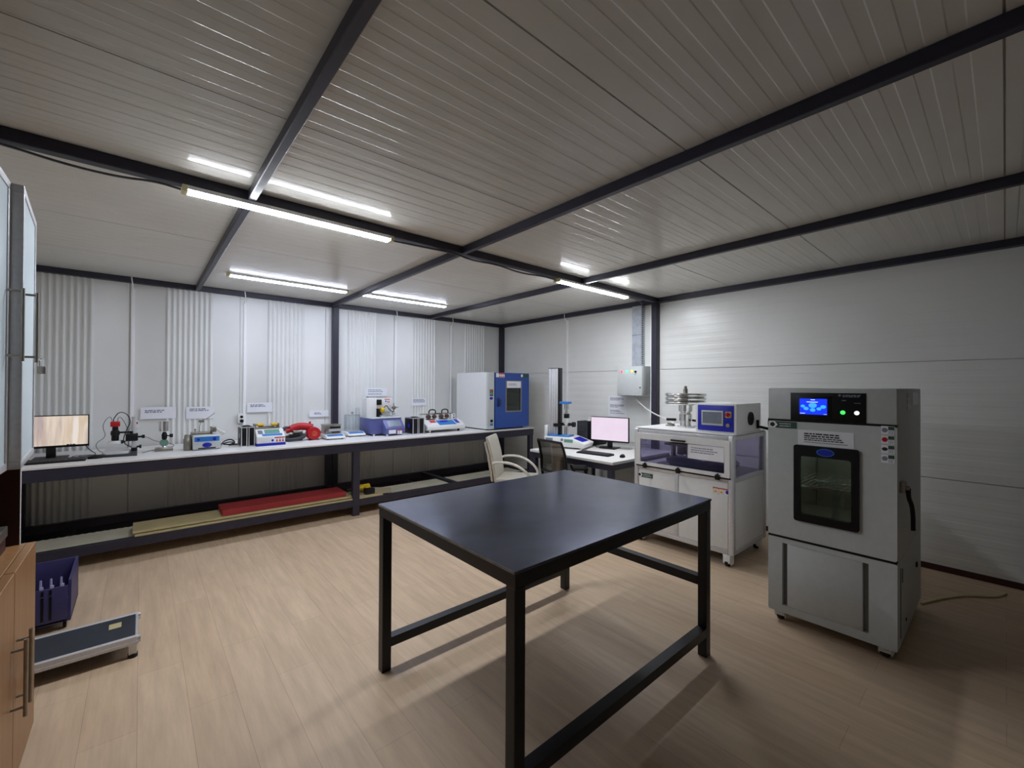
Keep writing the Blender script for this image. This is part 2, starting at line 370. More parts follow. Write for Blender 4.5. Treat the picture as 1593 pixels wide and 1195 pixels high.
# ---------------------------------------------------------------- electrical panel
t = thing('electrical_panel', 'light grey wall distribution box with red, green and yellow pilot lights', 'electrical panel', (XW, 3.3, 1.44))
m = MB(); m.bx(XW-.2, XW-.0005, 3.105, 3.5, 1.44, 1.835, .004); build('cabinet_body', m, GREYP, t)
m = MB(); m.bx(XW-.216, XW-.2, 3.11, 3.495, 1.445, 1.83, .003); d = build('door', m, GREYP, t)
m = MB(); m.cyl((XW-.216, 3.135, 1.55), (XW-.228, 3.135, 1.55), .008); build('lock', m, BLACK, d)
for y, mm in ((3.42, PRED), (3.34, PGREEN), (3.26, PYEL)):
    m = MB(); m.lathe((XW-.216, y, 1.768), [(.014, 0), (.014, -.006), (.010, -.014), (.004, -.018)], 16, 'x'); build('pilot_light', m, mm, t)
m = MB(); m.cyl((XW-.216, 3.2, 1.76), (XW-.24, 3.2, 1.76), .012); build('switch_knob', m, BLACK, t)
m = MB(); m.bx(XW-.09, XW-.0005, 3.2, 3.345, 1.84, 2.655, .002, 1)
t = tag(build('cable_duct', m, GALV, loc=(XW, 3.27, 1.84)), 'galvanised metal cable duct running up from the electrical panel', 'cable duct')
m = MB(); m.bx(XW-.092, XW-.08, 3.2, 3.345, 2.26, 2.264)
for i in range(26): m.bx(XW-.07, XW-.05, 3.196, 3.2, 1.87+i*.03, 1.885+i*.03)
build('duct_slots', m, DARKG, t)
m = MB(); m.bx(XW-.03, XW-.0005, 3.068, 3.10, 1.15, 2.6, .002, 1)
tag(build('cable_trunking', m, TRUNK, loc=(XW, 3.08, 1.15)), 'white cable trunking between the electrical panel and the dark corner post', 'cable trunking', 'white cable trunking on the walls')
wire('power_cable', 'white cable hanging from the electrical panel to the cabinet machine top', [(5.05, 3.3, 1.438), (5.03, 3.22, 1.36), (4.9, 2.98, 1.25), (4.72, 2.6, 1.16), (4.55, 2.45, 1.148)], .008, WIREW)
# ---------------------------------------------------------------- papers on the walls
def paper(label, axis, face, a0, a1, z0, z1, rows, th=.011, fill=(.55, .8), off=.12, cat='paper sign', group='printed notices on the walls'):
    m = MB(); lo, hi = min(a0, a1), max(a0, a1)
    if axis == 'y': m.bx(lo, hi, face-.002, face, z0, z1)
    else: m.bx(face-.002, face, lo, hi, z0, z1)
    loc = (lo, face, z0) if axis == 'y' else (face, lo, z0)
    p = tag(build('paper_notice', m, PAPER, loc=loc), label, cat, group)
    sg = 1 if axis == 'y' else -1; start = (lo if sg > 0 else hi)+sg*(hi-lo)*off
    m = MB(); m.words(axis, face-.002, start, sg, (hi-lo)*.85, [z1-r for r in rows], th, fill); build('printed_text', m, INK, p)
    return p
paper('white printed notice on the bench wall behind the small dial gauge', 'y', YA-.02, 0, .31, 1.175, 1.305, (.03, .048), .012)
paper('white printed notice on the ribbed wall above the blue fronted tester', 'y', YA-.02, .40, .67, 1.16, 1.30, (.02, .038), .012)
paper('white printed notice on the bench wall above the yellow roller tester', 'y', YA-.02, 1.01, 1.29, 1.215, 1.335, (.022, .04), .012)
paper('faint white notice on the bench wall above the red vacuum, left of the post', 'y', YA-.02, 1.74, 2.0, 1.125, 1.215, (.03, .045), .01, (.3, .5), .25)
paper('white printed notice on the bench wall above the purple machine', 'y', YA-.02, 2.52, 2.86, 1.40, 1.525, (.025, .05, .085), .011)
paper('white printed notice on the ribbed wall behind the weight arm abrasion tester', 'y', YA-.02, 3.27, 3.55, 1.24, 1.365, (.02, .04, .06), .011, (.7, .95))
paper('white printed sheet on the right wall above the desk computer', 'x', XW-.003, 3.80, 3.48, 1.125, 1.425, (.02, .035, .05, .12, .135, .15, .2, .215, .24), .009, (.5, .9))
# ---------------------------------------------------------------- wall bench
ZT = .885
t = thing('lab_bench', 'long dark steel wall bench with a white top and open lower frame', 'bench', (2., 5.62, 0))
m = MB(); m.bx(X0+.02, 4.9, 5.08, 6.16, ZT-.018, ZT, .002, 1); build('bench_top', m, MELA, t)
m = MB(); m.bx(X0+.03, 4.89, 5.09, 5.15, .765, .862, .003, 1); m.bx(X0+.03, 4.89, 6.09, 6.15, .765, .862, .003, 1)
for x in (-.85, .5, 1.95, 3.4, 4.83): m.bx(x-.03, x+.03, 5.15, 6.09, .80, .862)
build('top_frame', m, STEEL, t)
for x in (-.86, 1.96, 4.84):
    for y in (5.12, 6.12):
        m = MB(); m.bx(x-.04, x+.04, y-.03, y+.03, 0, .765, .003, 1); build('leg', m, STEEL, t)
for a, b in ((-.82, 1.92), (2.0, 4.80)):
    for y in (5.09, 6.085):
        m = MB(); m.bx(a, b, y, y+.06, .11, .19, .003, 1); build('lower_rail', m, STEEL, t)
for x in (-.5, 1.2, 2.3, 3.1, 3.7, 4.5):
    m = MB(); m.bx(x-.02, x+.02, 5.15, 6.085, .102, .112); build('shelf_support', m, STEEL, t)
for x in (-.86, 1.96, 3.42, 4.84):
    m = MB(); m.bx(x-.035, x+.035, 5.15, 6.085, .115, .188, .003, 1); build('cross_bar', m, STEEL, t)
# boards on the lower frame
def board(label, x0, x1, y0, y1, z0, z1, mm, name='wooden_board', cat='board', group='boards under the bench'):
    m = MB(); m.bx(x0, x1, y0, y1, z0, z1, .003, 1); return tag(build(name, m, mm, loc=((x0+x1)/2, (y0+y1)/2, z0)), label, cat, group)
board('pale plywood board lying lowest on the rails under the bench', -.03, 2.30, 5.10, 5.44, .191, .208, PLY)
board('pale plywood board stacked on the lower board beneath the red plank', -.045, 1.92, 5.125, 5.47, .215, .235, PLY)
board('red painted plank lying on the pale boards under the bench', .63, 1.86, 5.15, 5.46, .236, .295, REDW, 'red_plank')
board('thin wooden spacer between the two pale boards at their left end', -.01, .04, 5.14, 5.4, .208, .215, PLY, 'wood_spacer', 'spacer', 'wood spacers')
board('thin wooden spacer between the two pale boards under the red plank', 1.6, 1.7, 5.14, 5.4, .208, .215, PLY, 'wood_spacer', 'spacer', 'wood spacers')
for x0, x1, lb in ((-.80, 1.90, 'under the pale boards'), (2.02, 3.37, 'left of the bare cross bar'), (3.47, 4.78, 'right of the bare cross bar')):
    m = MB(); n = int((x1-x0)/.0125); m.prism([(x0, 5.155), (x1, 5.155)]+[(x1-(x1-x0)*k/n, 5.63+.008*math.cos(2*PI*k*(x1-x0)/n/.05)) for k in range(n+1)], 'z', .1125, .162)
    tag(build('panel_offcut', m, mat('dusty_cream_panel', 'cfcbb8', .6, var=.1, scale=5) if x0 < 0 else bpy.data.materials['dusty_cream_panel'], loc=((x0+x1)/2, 5.4, .1125)), 'dusty cream panel offcut on the lower bench frame, '+lb, 'panel', 'cream panel offcuts under the bench')
m = MB(); m.prism([(1.98, 5.13), (2.42, 5.12), (2.50, 5.3), (2.3, 5.5), (2.0, 5.46)], 'z', .209, .219)
tag(build('cardboard_sheet', m, mat('worn_cardboard', 'b8ac90', .7), loc=(2.2, 5.3, .209)), 'creased pale cardboard sheet under the yellow drill', 'cardboard')
t = thing('cordless_drill', 'black and yellow cordless drill lying beside the red plank', 'drill', (2.12, 5.3, .22))
m = MB(); m.cyl((2.02, 5.3, .275), (2.2, 5.3, .275), .038, .045, 14); m.bx(2.12, 2.19, 5.2, 5.3, .245, .30, .01); build('motor_housing', m, YEL, t)
m = MB(); m.cyl((1.92, 5.3, .272), (2.02, 5.3, .272), .02, .032, 14); build('chuck', m, BLACK, t)
m = MB(); m.bx(2.09, 2.21, 5.13, 5.205, .221, .29, .008); build('battery', m, BLACK, t)
# ---------------------------------------------------------------- monitors
def monitor(label, loc, rz, w, h, bottom, scr, tilt=0, name='computer_monitor', foot=.11):
    # screen faces local -Y
    t = thing(name, label, 'monitor', loc, rz)
    m = MB(); m.bx(-w/2, w/2, -.012, .018, bottom, bottom+h, .004); build('screen_bezel', m, BLACK, t, local=True)
    m = MB(); m.bx(-w/2+.008, w/2-.008, -.014, -.0122, bottom+.02, bottom+h-.008); s = build('screen_panel', m, scr, t, local=True)
    m = MB(); m.bx(-.03, .03, .018, .035, .012, bottom+h*.45, .004); m.bx(-.03, .03, -.004, .03, .01, bottom+.01, .003); build('stand_neck', m, BLACK, t, local=True)
    m = MB(); m.bx(-foot, foot, -.09, .1, 0, .014, .006); build('stand_foot', m, BLACK, t, local=True)
    return t, s
mo, sc = monitor('black monitor on the bench left end showing a wood grain microscope image', (-.605, 5.62, ZT), 0, .49, .292, .098, SCRWOOD)
m = MB(); m.words('y', -.0142, .10, 1, .06, [.125], .007, (.9, 1.)); build('scale_mark', m, INKD, mo, local=True)
def keyboard(label, loc, rz, w=.44, d=.14):
    t = thing('keyboard', label, 'keyboard', loc, rz)
    m = MB(); m.prism([(-d/2, 0), (d/2, 0), (d/2, .022), (-d/2, .012)], 'x', -w/2, w/2, .003); build('keyboard_case', m, BLACK, t, local=True)
    m = MB()
    for r in range(5):
        for c in range(18):
            x = -w/2+.014+c*(w-.028)/18; y = -d/2+.014+r*(d-.03)/5
            m.bx(x, x+(w-.028)/18-.003, y, y+.019, .013+.0018*r, .0195+.0018*r)
    build('keys', m, DARKG, t, local=True); return t
def mouse(label, loc, rz=0):
    t = thing('computer_mouse', label, 'mouse', loc, rz)
    m = MB(); m.lathe((0, 0, 0), [(.03, 0), (.031, .008), (.027, .022), (.016, .031), (.004, .034)], 20)
    for v in m.bm.verts: v.co.x *= 1.7
    build('mouse_body', m, BLACK, t, local=True)
    m = MB(); m.cyl((.03, -.004, .028), (.03, .004, .028), .006, n=10); build('scroll_wheel', m, DARKG, t, local=True)
    return t
keyboard('black keyboard in front of the monitor on the wall bench', (-.59, 5.36, ZT), 0, .46, .15)
mouse('black mouse beside the keyboard on the wall bench', (-.305, 5.40, ZT))
# ---------------------------------------------------------------- microscope with red camera
t = thing('camera_microscope', 'stand microscope with a red camera and black lens tube on a silver tray', 'microscope', (-.12, 5.62, ZT))
m = MB(); m.prism([(-.28, 5.40), (-.02, 5.37), (-.02, 5.78), (-.26, 5.80)], 'z', ZT, ZT+.018, .004); build('base', m, DARKG, t)
m = MB(); m.prism([(-.262, 5.42), (-.245, 5.40), (-.09, 5.385), (-.075, 5.40), (-.075, 5.74), (-.09, 5.76), (-.235, 5.775), (-.25, 5.76)], 'z', ZT+.0185, ZT+.05, .014); build('stage_plate', m, ALU, t)
m = MB(); m.cyl((-.045, 5.52, ZT+.03), (-.045, 5.52, 1.245), .017); build('pole', m, ALU, t)
m = MB(); m.bx(-.105, -.015, 5.48, 5.57, 1.015, 1.085, .006); build('focus_block', m, BLACK, t)
for p in ((-.015, 5.52, 1.05, .05), (-.105, 5.50, 1.012, -.03), (-.025, 5.52, .955, .035)):
    m = MB(); m.cyl((p[0], p[1], p[2]), (p[0]+p[3], p[1], p[2]), .009); m.cyl((p[0]+p[3]*.55, p[1], p[2]), (p[0]+p[3], p[1], p[2]), .017); build('knob', m, BLACK, t)
m = MB(); m.bx(-.175, -.05, 5.505, 5.535, 1.092, 1.108, .003); m.bx(-.075, -.045, 5.505, 5.535, 1.08, 1.1); build('arm', m, BLACK, t)
m = MB(); m.lathe((-.178, 5.52, 0), [(.024, 1.025), (.027, 1.03), (.027, 1.075), (.032, 1.078), (.034, 1.10), (.03, 1.118), (.023, 1.12), (.021, 1.158)], 20); build('lens_tube', m, BLACK, t)
m = MB(); m.bx(-.212, -.144, 5.49, 5.55, 1.158, 1.206, .005); build('camera_head', m, RED, t)
m = MB(); m.lathe((-.178, 5.52, 0), [(.028, 1.0), (.05, 1.0), (.052, 1.012), (.05, 1.024), (.028, 1.024)], 24); build('ring_light', m, WHITEP, t)
m = MB(); m.bx(-.065, -.02, 5.49, 5.55, ZT+.03, ZT+.065, .004); build('clamp', m, BLACK, t)
for pts, r, mm in (([(-.192, 5.52, 1.206), (-.19, 5.52, 1.235), (-.15, 5.53, 1.30), (-.09, 5.55, 1.27), (-.07, 5.58, 1.19), (-.1, 5.6, 1.12), (-.13, 5.62, 1.0), (-.08, 5.6, .95), (-.02, 5.58, .935)], .004, BLACK),
                   ([(-.162, 5.52, 1.206), (-.16, 5.52, 1.24), (-.14, 5.53, 1.25), (-.10, 5.56, 1.16), (-.08, 5.6, 1.05), (-.09, 5.62, .94)], .0025, WIRE),
                   ([(-.20, 5.52, 1.206), (-.21, 5.52, 1.26), (-.25, 5.54, 1.22), (-.27, 5.58, 1.15), (-.24, 5.6, 1.06), (-.32, 5.6, 1.0), (-.30, 5.62, .93), (-.25, 5.64, .895)], .0025, WIRE)):
    m = MB(); m.tube(pts, r, 6, 2); build('cable', m, mm, t)
wire('loose_cable', 'tangle of thin dark cables on the bench between monitor and microscope', [(-.40, 5.75, .99), (-.36, 5.7, .93), (-.30, 5.62, .895), (-.38, 5.55, .892), (-.44, 5.62, .892), (-.36, 5.5, .892), (-.28, 5.58, .893), (-.40, 5.68, .892), (-.5, 5.6, .892), (-.35, 5.45, .892), (-.27, 5.5, .893)], .004, WIRE, smooth=3, group='loose cables on the bench')
wire('loose_cable', 'thin grey cable on the bench from the microscope to the dial gauge', [(.0, 5.6, 1.04), (.05, 5.7, 1.03), (.12, 5.75, .97), (.22, 5.8, .95), (.3, 5.8, .90), (.1, 5.7, .892), (.02, 5.5, .893)], .003, WIRE, smooth=3, group='loose cables on the bench')
wire('loose_cable', 'bundle of dark cables on the bench left of the first black case', [(.66, 5.6, .895), (.7, 5.7, .93), (.78, 5.75, .95), (.82, 5.7, .90), (.72, 5.6, .893), (.80, 5.62, .92), (.76, 5.8, .91), (.68, 5.75, .893), (.83, 5.66, .893)], .007, BLACK, smooth=3, group='loose cables on the bench')
m = MB(); m.bx(-.075, -.015, YA-.05, YA-.017, 1.08, 1.16, .006)
t = tag(build('wall_socket', m, WHITEP, loc=(-.045, YA, 1.08)), 'white double wall socket behind the microscope pole', 'socket', 'white wall sockets')
m = MB(); m.cyl((-.03, YA-.05, 1.14), (-.03, YA-.075, 1.14), .012); build('plug', m, RED, t)
# ---------------------------------------------------------------- dial thickness gauge
t = thing('thickness_gauge', 'small dial thickness gauge with a steel weight on a metal base', 'gauge', (.18, 5.62, ZT))
m = MB(); m.bx(.115, .255, 5.56, 5.70, ZT, ZT+.03, .005); build('base', m, NICK, t)
m = MB(); m.cyl((.185, 5.62, ZT+.03), (.185, 5.62, .96), .013); m.lathe((.185, 5.62, 0), [(.03, ZT+.03), (.02, ZT+.04), (.012, ZT+.05)], 18); build('column', m, CHROME, t)
m = MB(); m.lathe((.185, 5.62, .965), [(.034, -.012), (.036, -.004), (.036, .014), (.03, .018)], 24, 'y'); d = build('dial', m, NICK, t)
m = MB(); m.oval('y', (.185, 5.608, .965), .028, .028, .002); build('dial_face', m, LCD, d)
m = MB(); m.lathe((.187, 5.62, 0), [(.012, .995), (.022, 1.01), (.023, 1.05), (.012, 1.075)], 16); build('grip', m, BLACK, t)
m = MB(); m.cyl((.205, 5.62, 1.035), (.235, 5.62, 1.035), .006); m.cyl((.228, 5.62, 1.035), (.255, 5.62, 1.035), .018); build('knob', m, BLACK, t)
m = MB(); m.cyl((.183, 5.62, 1.085), (.183, 5.62, 1.185), .043, n=28); build('weight', m, CHROME, t)
# ---------------------------------------------------------------- blue fronted scratch tester
t = thing('scratch_tester', 'metal tester with sky blue front strip and blue oval badge on the bench', 'tester', (.51, 5.5, ZT))
m = MB(); m.bx(.405, .645, 5.42, 5.64, ZT+.006, 1.04, .008); build('housing', m, GREYP, t)
m = MB(); m.bx(.414, .634, 5.412, 5.42, .965, 1.035, .003); f = build('front_panel', m, WHITEP, t)
m = MB(); m.bx(.418, .63, 5.4095, 5.412, .972, 1.022); build('blue_strip', m, SKYB, f)
m = MB(); m.oval('y', (.45, 5.4095, .996), .012, .012, .006); build('knob', m, DEEPB, f)
m = MB(); m.bx(.575, .60, 5.406, 5.4095, .98, 1.012); build('switch', m, DEEPB, f)
m = MB(); m.bx(.515, .519, 5.406, 5.4095, .99, 1.0); build('indicator', m, DEEPB, f)
m = MB(); m.oval('y', (.525, 5.419, .935), .04, .024, .004); build('badge', m, DEEPB, t)
m = MB(); m.bx(.45, .60, 5.417, 5.422, .898, .908); m.bx(.41, .46, 5.45, 5.6, ZT, ZT+.006); m.bx(.59, .64, 5.45, 5.6, ZT, ZT+.006); build('slot_and_feet', m, BLACK, t)
m = MB(); m.bx(.40, .56, 5.47, 5.62, 1.04, 1.062, .004); m.bx(.565, .578, 5.45, 5.6, 1.04, 1.115, .002); m.bx(.578, .61, 5.47, 5.55, 1.06, 1.112, .003); build('carriage', m, NICK, t)
m = MB(); m.bar((.60, 5.5, 1.10), (.665, 5.48, 1.045), .03, .022); m.bar((.655, 5.48, 1.055), (.675, 5.47, 1.035), .04, .035); build('arm_head', m, WHITEP, t)
m = MB(); m.cyl((.43, 5.5, 1.06), (.43, 5.5, 1.10), .004); m.cyl((.43, 5.5, 1.085), (.43, 5.5, 1.10), .008); m.tube([(.47, 5.55, 1.06), (.475, 5.56, 1.15), (.50, 5.56, 1.18), (.56, 5.54, 1.22), (.60, 5.53, 1.26)], .003, 6, 1); m.bx(.465, .51, 5.55, 5.57, 1.16, 1.19, .003); build('balance_arm', m, NICK, t)
t = thing('metal_canister', 'dull metal canister standing left of the blue fronted tester', 'canister', (.365, 5.5, ZT))
m = MB(); m.lathe((.37, 5.5, 0), [(.034, ZT), (.036, ZT+.004), (.036, 1.0), (.031, 1.008), (.029, 1.04), (.024, 1.046)], 24); build('body', m, NICK, t)
# ---------------------------------------------------------------- flight cases
def case(label, loc, w, d, h, rz=0, badge=NICK):
    t = thing('instrument_case', label, 'case', loc, rz, 'black cases on the bench')
    m = MB(); m.bx(-w/2, w/2, -d/2, d/2, .004, h, .003); build('case_shell', m, BLACK, t, local=True)
    m = MB(); e = .007
    for z in (.0, h-e*.6):
        m.frame('z', (-w/2-.002, w/2+.002, -d/2-.002, d/2+.002), (-w/2+e, w/2-e, -d/2+e, d/2-e), z, z+e*1.4)
    for x in (-w/2-.003, w/2-e+.001):
        for y in (-d/2-.003, d/2-e+.001): m.bx(x, x+e+.002, y, y+e+.002, 0, h)
    m.bx(-.016, .012, -d/2-.004, -d/2, .004, h); m.bx(-.016, .012, -d/2, d/2, h, h+.004)
    build('aluminium_edges', m, ALU, t, local=True)
    m = MB(); m.oval('x', (-w/2, 0, h*.52), d*.13, d*.13, .002); build('badge', m, badge, t, local=True)
    m = MB(); m.bx(-.03, .03, -.05, .05, h+.004, h+.016, .004); build('handle', m, BLACK, t, local=True)
    m = MB(); m.bx(-.006, .004, -d/2-.0055, -d/2-.004, .004, h); build('seam', m, BLACK, t, local=True)
    return t
case('black aluminium-edged case beside the yellow roller tester', (.892, 5.535, ZT), .125, .21, .208)
case('black aluminium-edged case with a blue badge beside the purple machine', (2.935, 5.49, ZT), .17, .24, .222, 0, DEEPB)
m = MB(); m.bx(.905, .975, YA-.06, YA-.017, 1.09, 1.205, .006)
t = tag(build('wall_socket', m, WHITEP, loc=(.94, YA, 1.09)), 'white double wall socket above the left black case', 'socket', 'white wall sockets')
m = MB(); m.cyl((.945, YA-.06, 1.165), (.945, YA-.064, 1.165), .017); m.cyl((.945, YA-.06, 1.115), (.945, YA-.08, 1.115), .02); build('socket_hole', m, BLACK, t)
# ---------------------------------------------------------------- yellow roller tester
t = thing('roller_tester', 'white bench tester with green display, yellow rollers on top and purple skirt', 'tester', (1.1, 5.5, ZT))
m = MB(); m.prism([(5.36, ZT+.025), (5.68, ZT+.025), (5.68, 1.06), (5.47, 1.06), (5.36, .985)], 'x', .965, 1.245, .004); build('housing', m, WHITEP, t)
m = MB(); m.bx(.962, 1.248, 5.355, 5.685, ZT, ZT+.03, .003); build('skirt', m, DEEPB, t)
def slope(y0, z0, y1, z1, x0, x1, u0, u1, th=.003):
    # plate on a sloped panel, u measured along the slope from the lower edge
    d = Vector((y1-y0, z1-z0)); nrm = Vector((-d.y, d.x)).normalized()*th
    a = Vector((y0, z0))+d*u0; b = Vector((y0, z0))+d*u1
    q = MB(); q.prism([(a.x, a.y), (b.x, b.y), (b.x+nrm.x, b.y+nrm.y), (a.x+nrm.x, a.y+nrm.y)], 'x', x0, x1); return q
build('display', slope(5.36, .985, 5.47, 1.06, 1.05, 1.20, .42, .92), LCD, t)
build('keypad', slope(5.36, .985, 5.47, 1.06, 1.02, 1.22, .1, .36), SKYB, t)
build('round_logo', slope(5.36, .985, 5.47, 1.06, .985, 1.03, .4, .85), LCDB, t)
m = MB(); m.bx(1.10, 1.24, 5.3585, 5.36, .918, .978); w_ = build('warning_label', m, PAPER, t)
m = MB(); m.bx(1.137, 1.24, 5.3575, 5.3585, .965, .978)
for k in range(3): m.prism([(1.15+k*.03, .925), (1.172+k*.03, .925), (1.161+k*.03, .962)], 'y', 5.3575, 5.3585)
build('warning_triangles', m, ORNG, w_)
m = MB(); m.oval('y', (1.117, 5.3585, .942), .012, .014, .001); build('mandatory_sign', m, DEEPB, w_)
m = MB(); m.bx(.97, 1.22, 5.5, 5.64, 1.06, 1.075, .003); m.bx(.965, .985, 5.52, 5.6, 1.075, 1.12, .003); m.bx(1.20, 1.22, 5.52, 5.6, 1.075, 1.12, .003); m.cyl((1.02, 5.57, 1.08), (1.17, 5.57, 1.085), .022); build('mechanism', m, NICK, t)
for x in (1.0, 1.145):
    m = MB(); m.cyl((x, 5.54, 1.105), (x+.06, 5.54, 1.105), .016); m.cyl((x, 5.6, 1.105), (x+.06, 5.6, 1.105), .016); build('yellow_roller', m, YEL, t)
# ---------------------------------------------------------------- red vacuum
t = thing('vacuum_cleaner', 'red portable vacuum cleaner with a coiled black hose on the bench', 'vacuum cleaner', (1.55, 5.7, ZT))
m = MB(); m.lathe((1.62, 5.62, .965), [(.03, -.05), (.074, -.048), (.08, -.03), (.08, .05), (.07, .06), (.02, .062)], 30, 'y'); build('dust_drum', m, RED, t)
m = MB(); m.lathe((1.62, 5.566, .965), [(.018, 0), (.03, -.006), (.034, -.004), (.034, .01)], 20, 'y'); build('drum_cap', m, ORNG, t)
m = MB(); m.tube([(1.38, 5.7, 1.02), (1.45, 5.7, 1.05), (1.54, 5.7, 1.05), (1.62, 5.66, 1.03)], .045, 14, 2, .05); m.tube([(1.33, 5.7, 1.0), (1.40, 5.7, 1.02)], .03, 12, 0); m.bx(1.585, 1.605, 5.66, 5.69, 1.06, 1.11, .005); m.bar((1.64, 5.66, 1.03), (1.72, 5.66, .96), .03, .03); build('motor_body', m, RED, t)
m = MB(); m.tube([(1.40, 5.66, .99), (1.45, 5.66, .985), (1.5, 5.66, .99)], .026, 12, 1); build('belly', m, NICK, t)
m = MB(); P = [(1.38, 5.72, 1.02), (1.34, 5.72, 1.045), (1.29, 5.71, 1.02), (1.278, 5.66, .96), (1.29, 5.6, .912), (1.36, 5.55, .91), (1.47, 5.55, .925), (1.53, 5.6, .955), (1.45, 5.66, .945), (1.36, 5.72, .93), (1.28, 5.73, .91)]
m.tube(P, .022, 10, 2); build('hose', m, DARKG, t)
m = MB(); m.bx(1.56, 1.68, 5.58, 5.7, ZT, ZT+.006); m.bx(1.36, 1.5, 5.62, 5.7, ZT, .965, .01); build('foot', m, BLACK, t)
# ---------------------------------------------------------------- scales
def scale_body(label, loc, w, d, group='white bench scales'):
    t = thing('bench_scale', label, 'scale', loc, 0, group)
    m = MB(); m.prism([(-d/2, .012), (d/2, .012), (d/2, .06), (-d/2+.09, .06), (-d/2+.01, .038), (-d/2, .025)], 'x', -w/2, w/2, .006); build('housing', m, WHITEP, t, local=True)
    q = slope(-d/2+.01, .038, -d/2+.09, .06, -w/2+.02, w/2-.02, .15, .9, .002); build('keypad', q, SKYB, t, local=True)
    q = slope(-d/2+.01, .04, -d/2+.09, .062, -w/2+.05, w/2-.08, .5, .8, .002); build('display', q, LCDB, t, local=True)
    for x in (-w/2+.03, w/2-.03):
        for y in (-d/2+.05, d/2-.04):
            m = MB(); m.cyl((x, y, 0), (x, y, .014), .012, n=12); build('foot', m, BLACK, t, local=True)
    return t
s1 = scale_body('white scale with a blue keypad carrying a grey metal chamber', (1.845, 5.6, ZT), .23, .30)
t = thing('weighing_chamber', 'grey metal box chamber standing on the left white scale', 'chamber', (1.84, 5.66, ZT+.0605))
m = MB(); m.bx(1.75, 1.935, 5.56, 5.74, ZT+.061, ZT+.165, .004); m.bx(1.745, 1.94, 5.555, 5.745, ZT+.165, ZT+.176, .002); build('box_body', m, NICK, t)
m = MB(); m.bx(1.80, 1.93, 5.558, 5.56, ZT+.13, ZT+.155); m.bx(1.82, 1.92, 5.558, 5.56, ZT+.075, ZT+.09); build('dark_slots', m, BLACK, t)
m = MB(); m.bx(1.785, 1.935, 5.557, 5.56, ZT+.095, ZT+.125); build('bright_band', m, ALU, t)
s2 = scale_body('plain white scale carrying a clear glass jar cover', (2.165, 5.74, ZT), .23, .28)
t = thing('glass_jar', 'clear glass cover with a knob on the right white scale', 'glass cover', (2.16, 5.79, ZT+.061))
m = MB(); m.cyl((2.165, 5.79, ZT+.062), (2.165, 5.79, ZT+.27), .105, n=32, cap=False); m.lathe((2.165, 5.79, ZT+.27), [(.105, 0), (.1, .012), (.03, .016)], 32); build('jar_wall', m, JAR, t)
m = MB(); m.lathe((2.165, 5.79, ZT+.286), [(.012, 0), (.01, .012), (.022, .02), (.022, .032), (.012, .036)], 18); build('knob', m, CHROME, t)
m = MB(); m.cyl((2.165, 5.79, ZT+.0615), (2.165, 5.79, ZT+.07), .085, n=28); build('weighing_pan', m, ALU, t)
for x in (2.30, 2.335):
    pass
t = thing('glass_tube', 'pair of clear glass rods standing left of the purple machine', 'glass rods', (2.30, 5.9, ZT))
m = MB(); m.cyl((2.292, 5.985, ZT), (2.292, 5.985, 1.25), .009, n=12); m.cyl((2.335, 6.015, ZT), (2.335, 6.015, 1.25), .009, n=12); m.bx(2.27, 2.355, 5.97, 6.03, ZT, ZT+.012); build('rods', m, JAR, t)
# ---------------------------------------------------------------- purple machine
t = thing('impact_tester', 'slate purple bench machine with a white head and sloped touch display', 'test machine', (2.55, 5.7, ZT))
m = MB(); m.bx(2.325, 2.75, 5.52, 5.95, ZT+.022, 1.115, .006); build('base_housing', m, PURP, t)
m = MB(); m.prism([(5.40, ZT+.022), (5.53, ZT+.022), (5.53, 1.095), (5.51, 1.095), (5.40, .985)], 'x', 2.47, 2.745, .004); c = build('console', m, PURP, t)
build('touch_display', slope(5.40, .985, 5.51, 1.095, 2.52, 2.71, .18, .86), LCDB, c)
m = MB(); m.bx(2.51, 2.61, 5.398, 5.40, .915, .965); m.bx(2.635, 2.70, 5.398, 5.40, .905, .965); build('rating_label', m, PAPER, c)
m = MB(); m.bx(2.635, 2.70, 5.397, 5.398, .95, .965); m.bx(2.655, 2.662, 5.397, 5.398, .91, .95); build('label_print', m, ORNG, c)
m = MB(); m.bx(2.32, 2.755, 5.515, 5.955, 1.115, 1.125, .003); build('deck', m, GREYP, t)
m = MB(); m.bx(2.335, 2.475, 5.72, 5.88, 1.125, 1.385, .004); build('column', m, WHITEP, t)
m = MB(); m.bx(2.475, 2.72, 5.76, 5.85, 1.19, 1.385, .004); m.bx(2.60, 2.72, 5.80, 5.85, 1.125, 1.2, .003); build('head', m, WHITEP, t)
m = MB(); m.bx(2.49, 2.56, 5.74, 5.76, 1.29, 1.365, .004); build('black_cover', m, BLACK, t)
m = MB(); m.bx(2.48, 2.515, 5.70, 5.76, 1.125, 1.24, .004); m.bx(2.515, 2.54, 5.70, 5.76, 1.15, 1.2, .004); build('motor_block', m, BLACK, t)
m = MB(); m.cyl((2.525, 5.70, 1.22), (2.575, 5.70, 1.22), .034, n=20); build('yellow_coil', m, YEL, t)
m = MB(); m.bx(2.61, 2.69, 5.758, 5.76, 1.315, 1.375); l = build('warning_label', m, PAPER, t)
m = MB(); m.bx(2.61, 2.69, 5.7565, 5.758, 1.362, 1.375)
for k in range(2): m.prism([(2.648+k*.02, 1.32), (2.664+k*.02, 1.32), (2.656+k*.02, 1.358)], 'y', 5.7565, 5.758)
build('warning_triangles', m, ORNG, l)
m = MB(); m.oval('y', (2.628, 5.758, 1.34), .01, .012, .001); build('mandatory_sign', m, DEEPB, l)
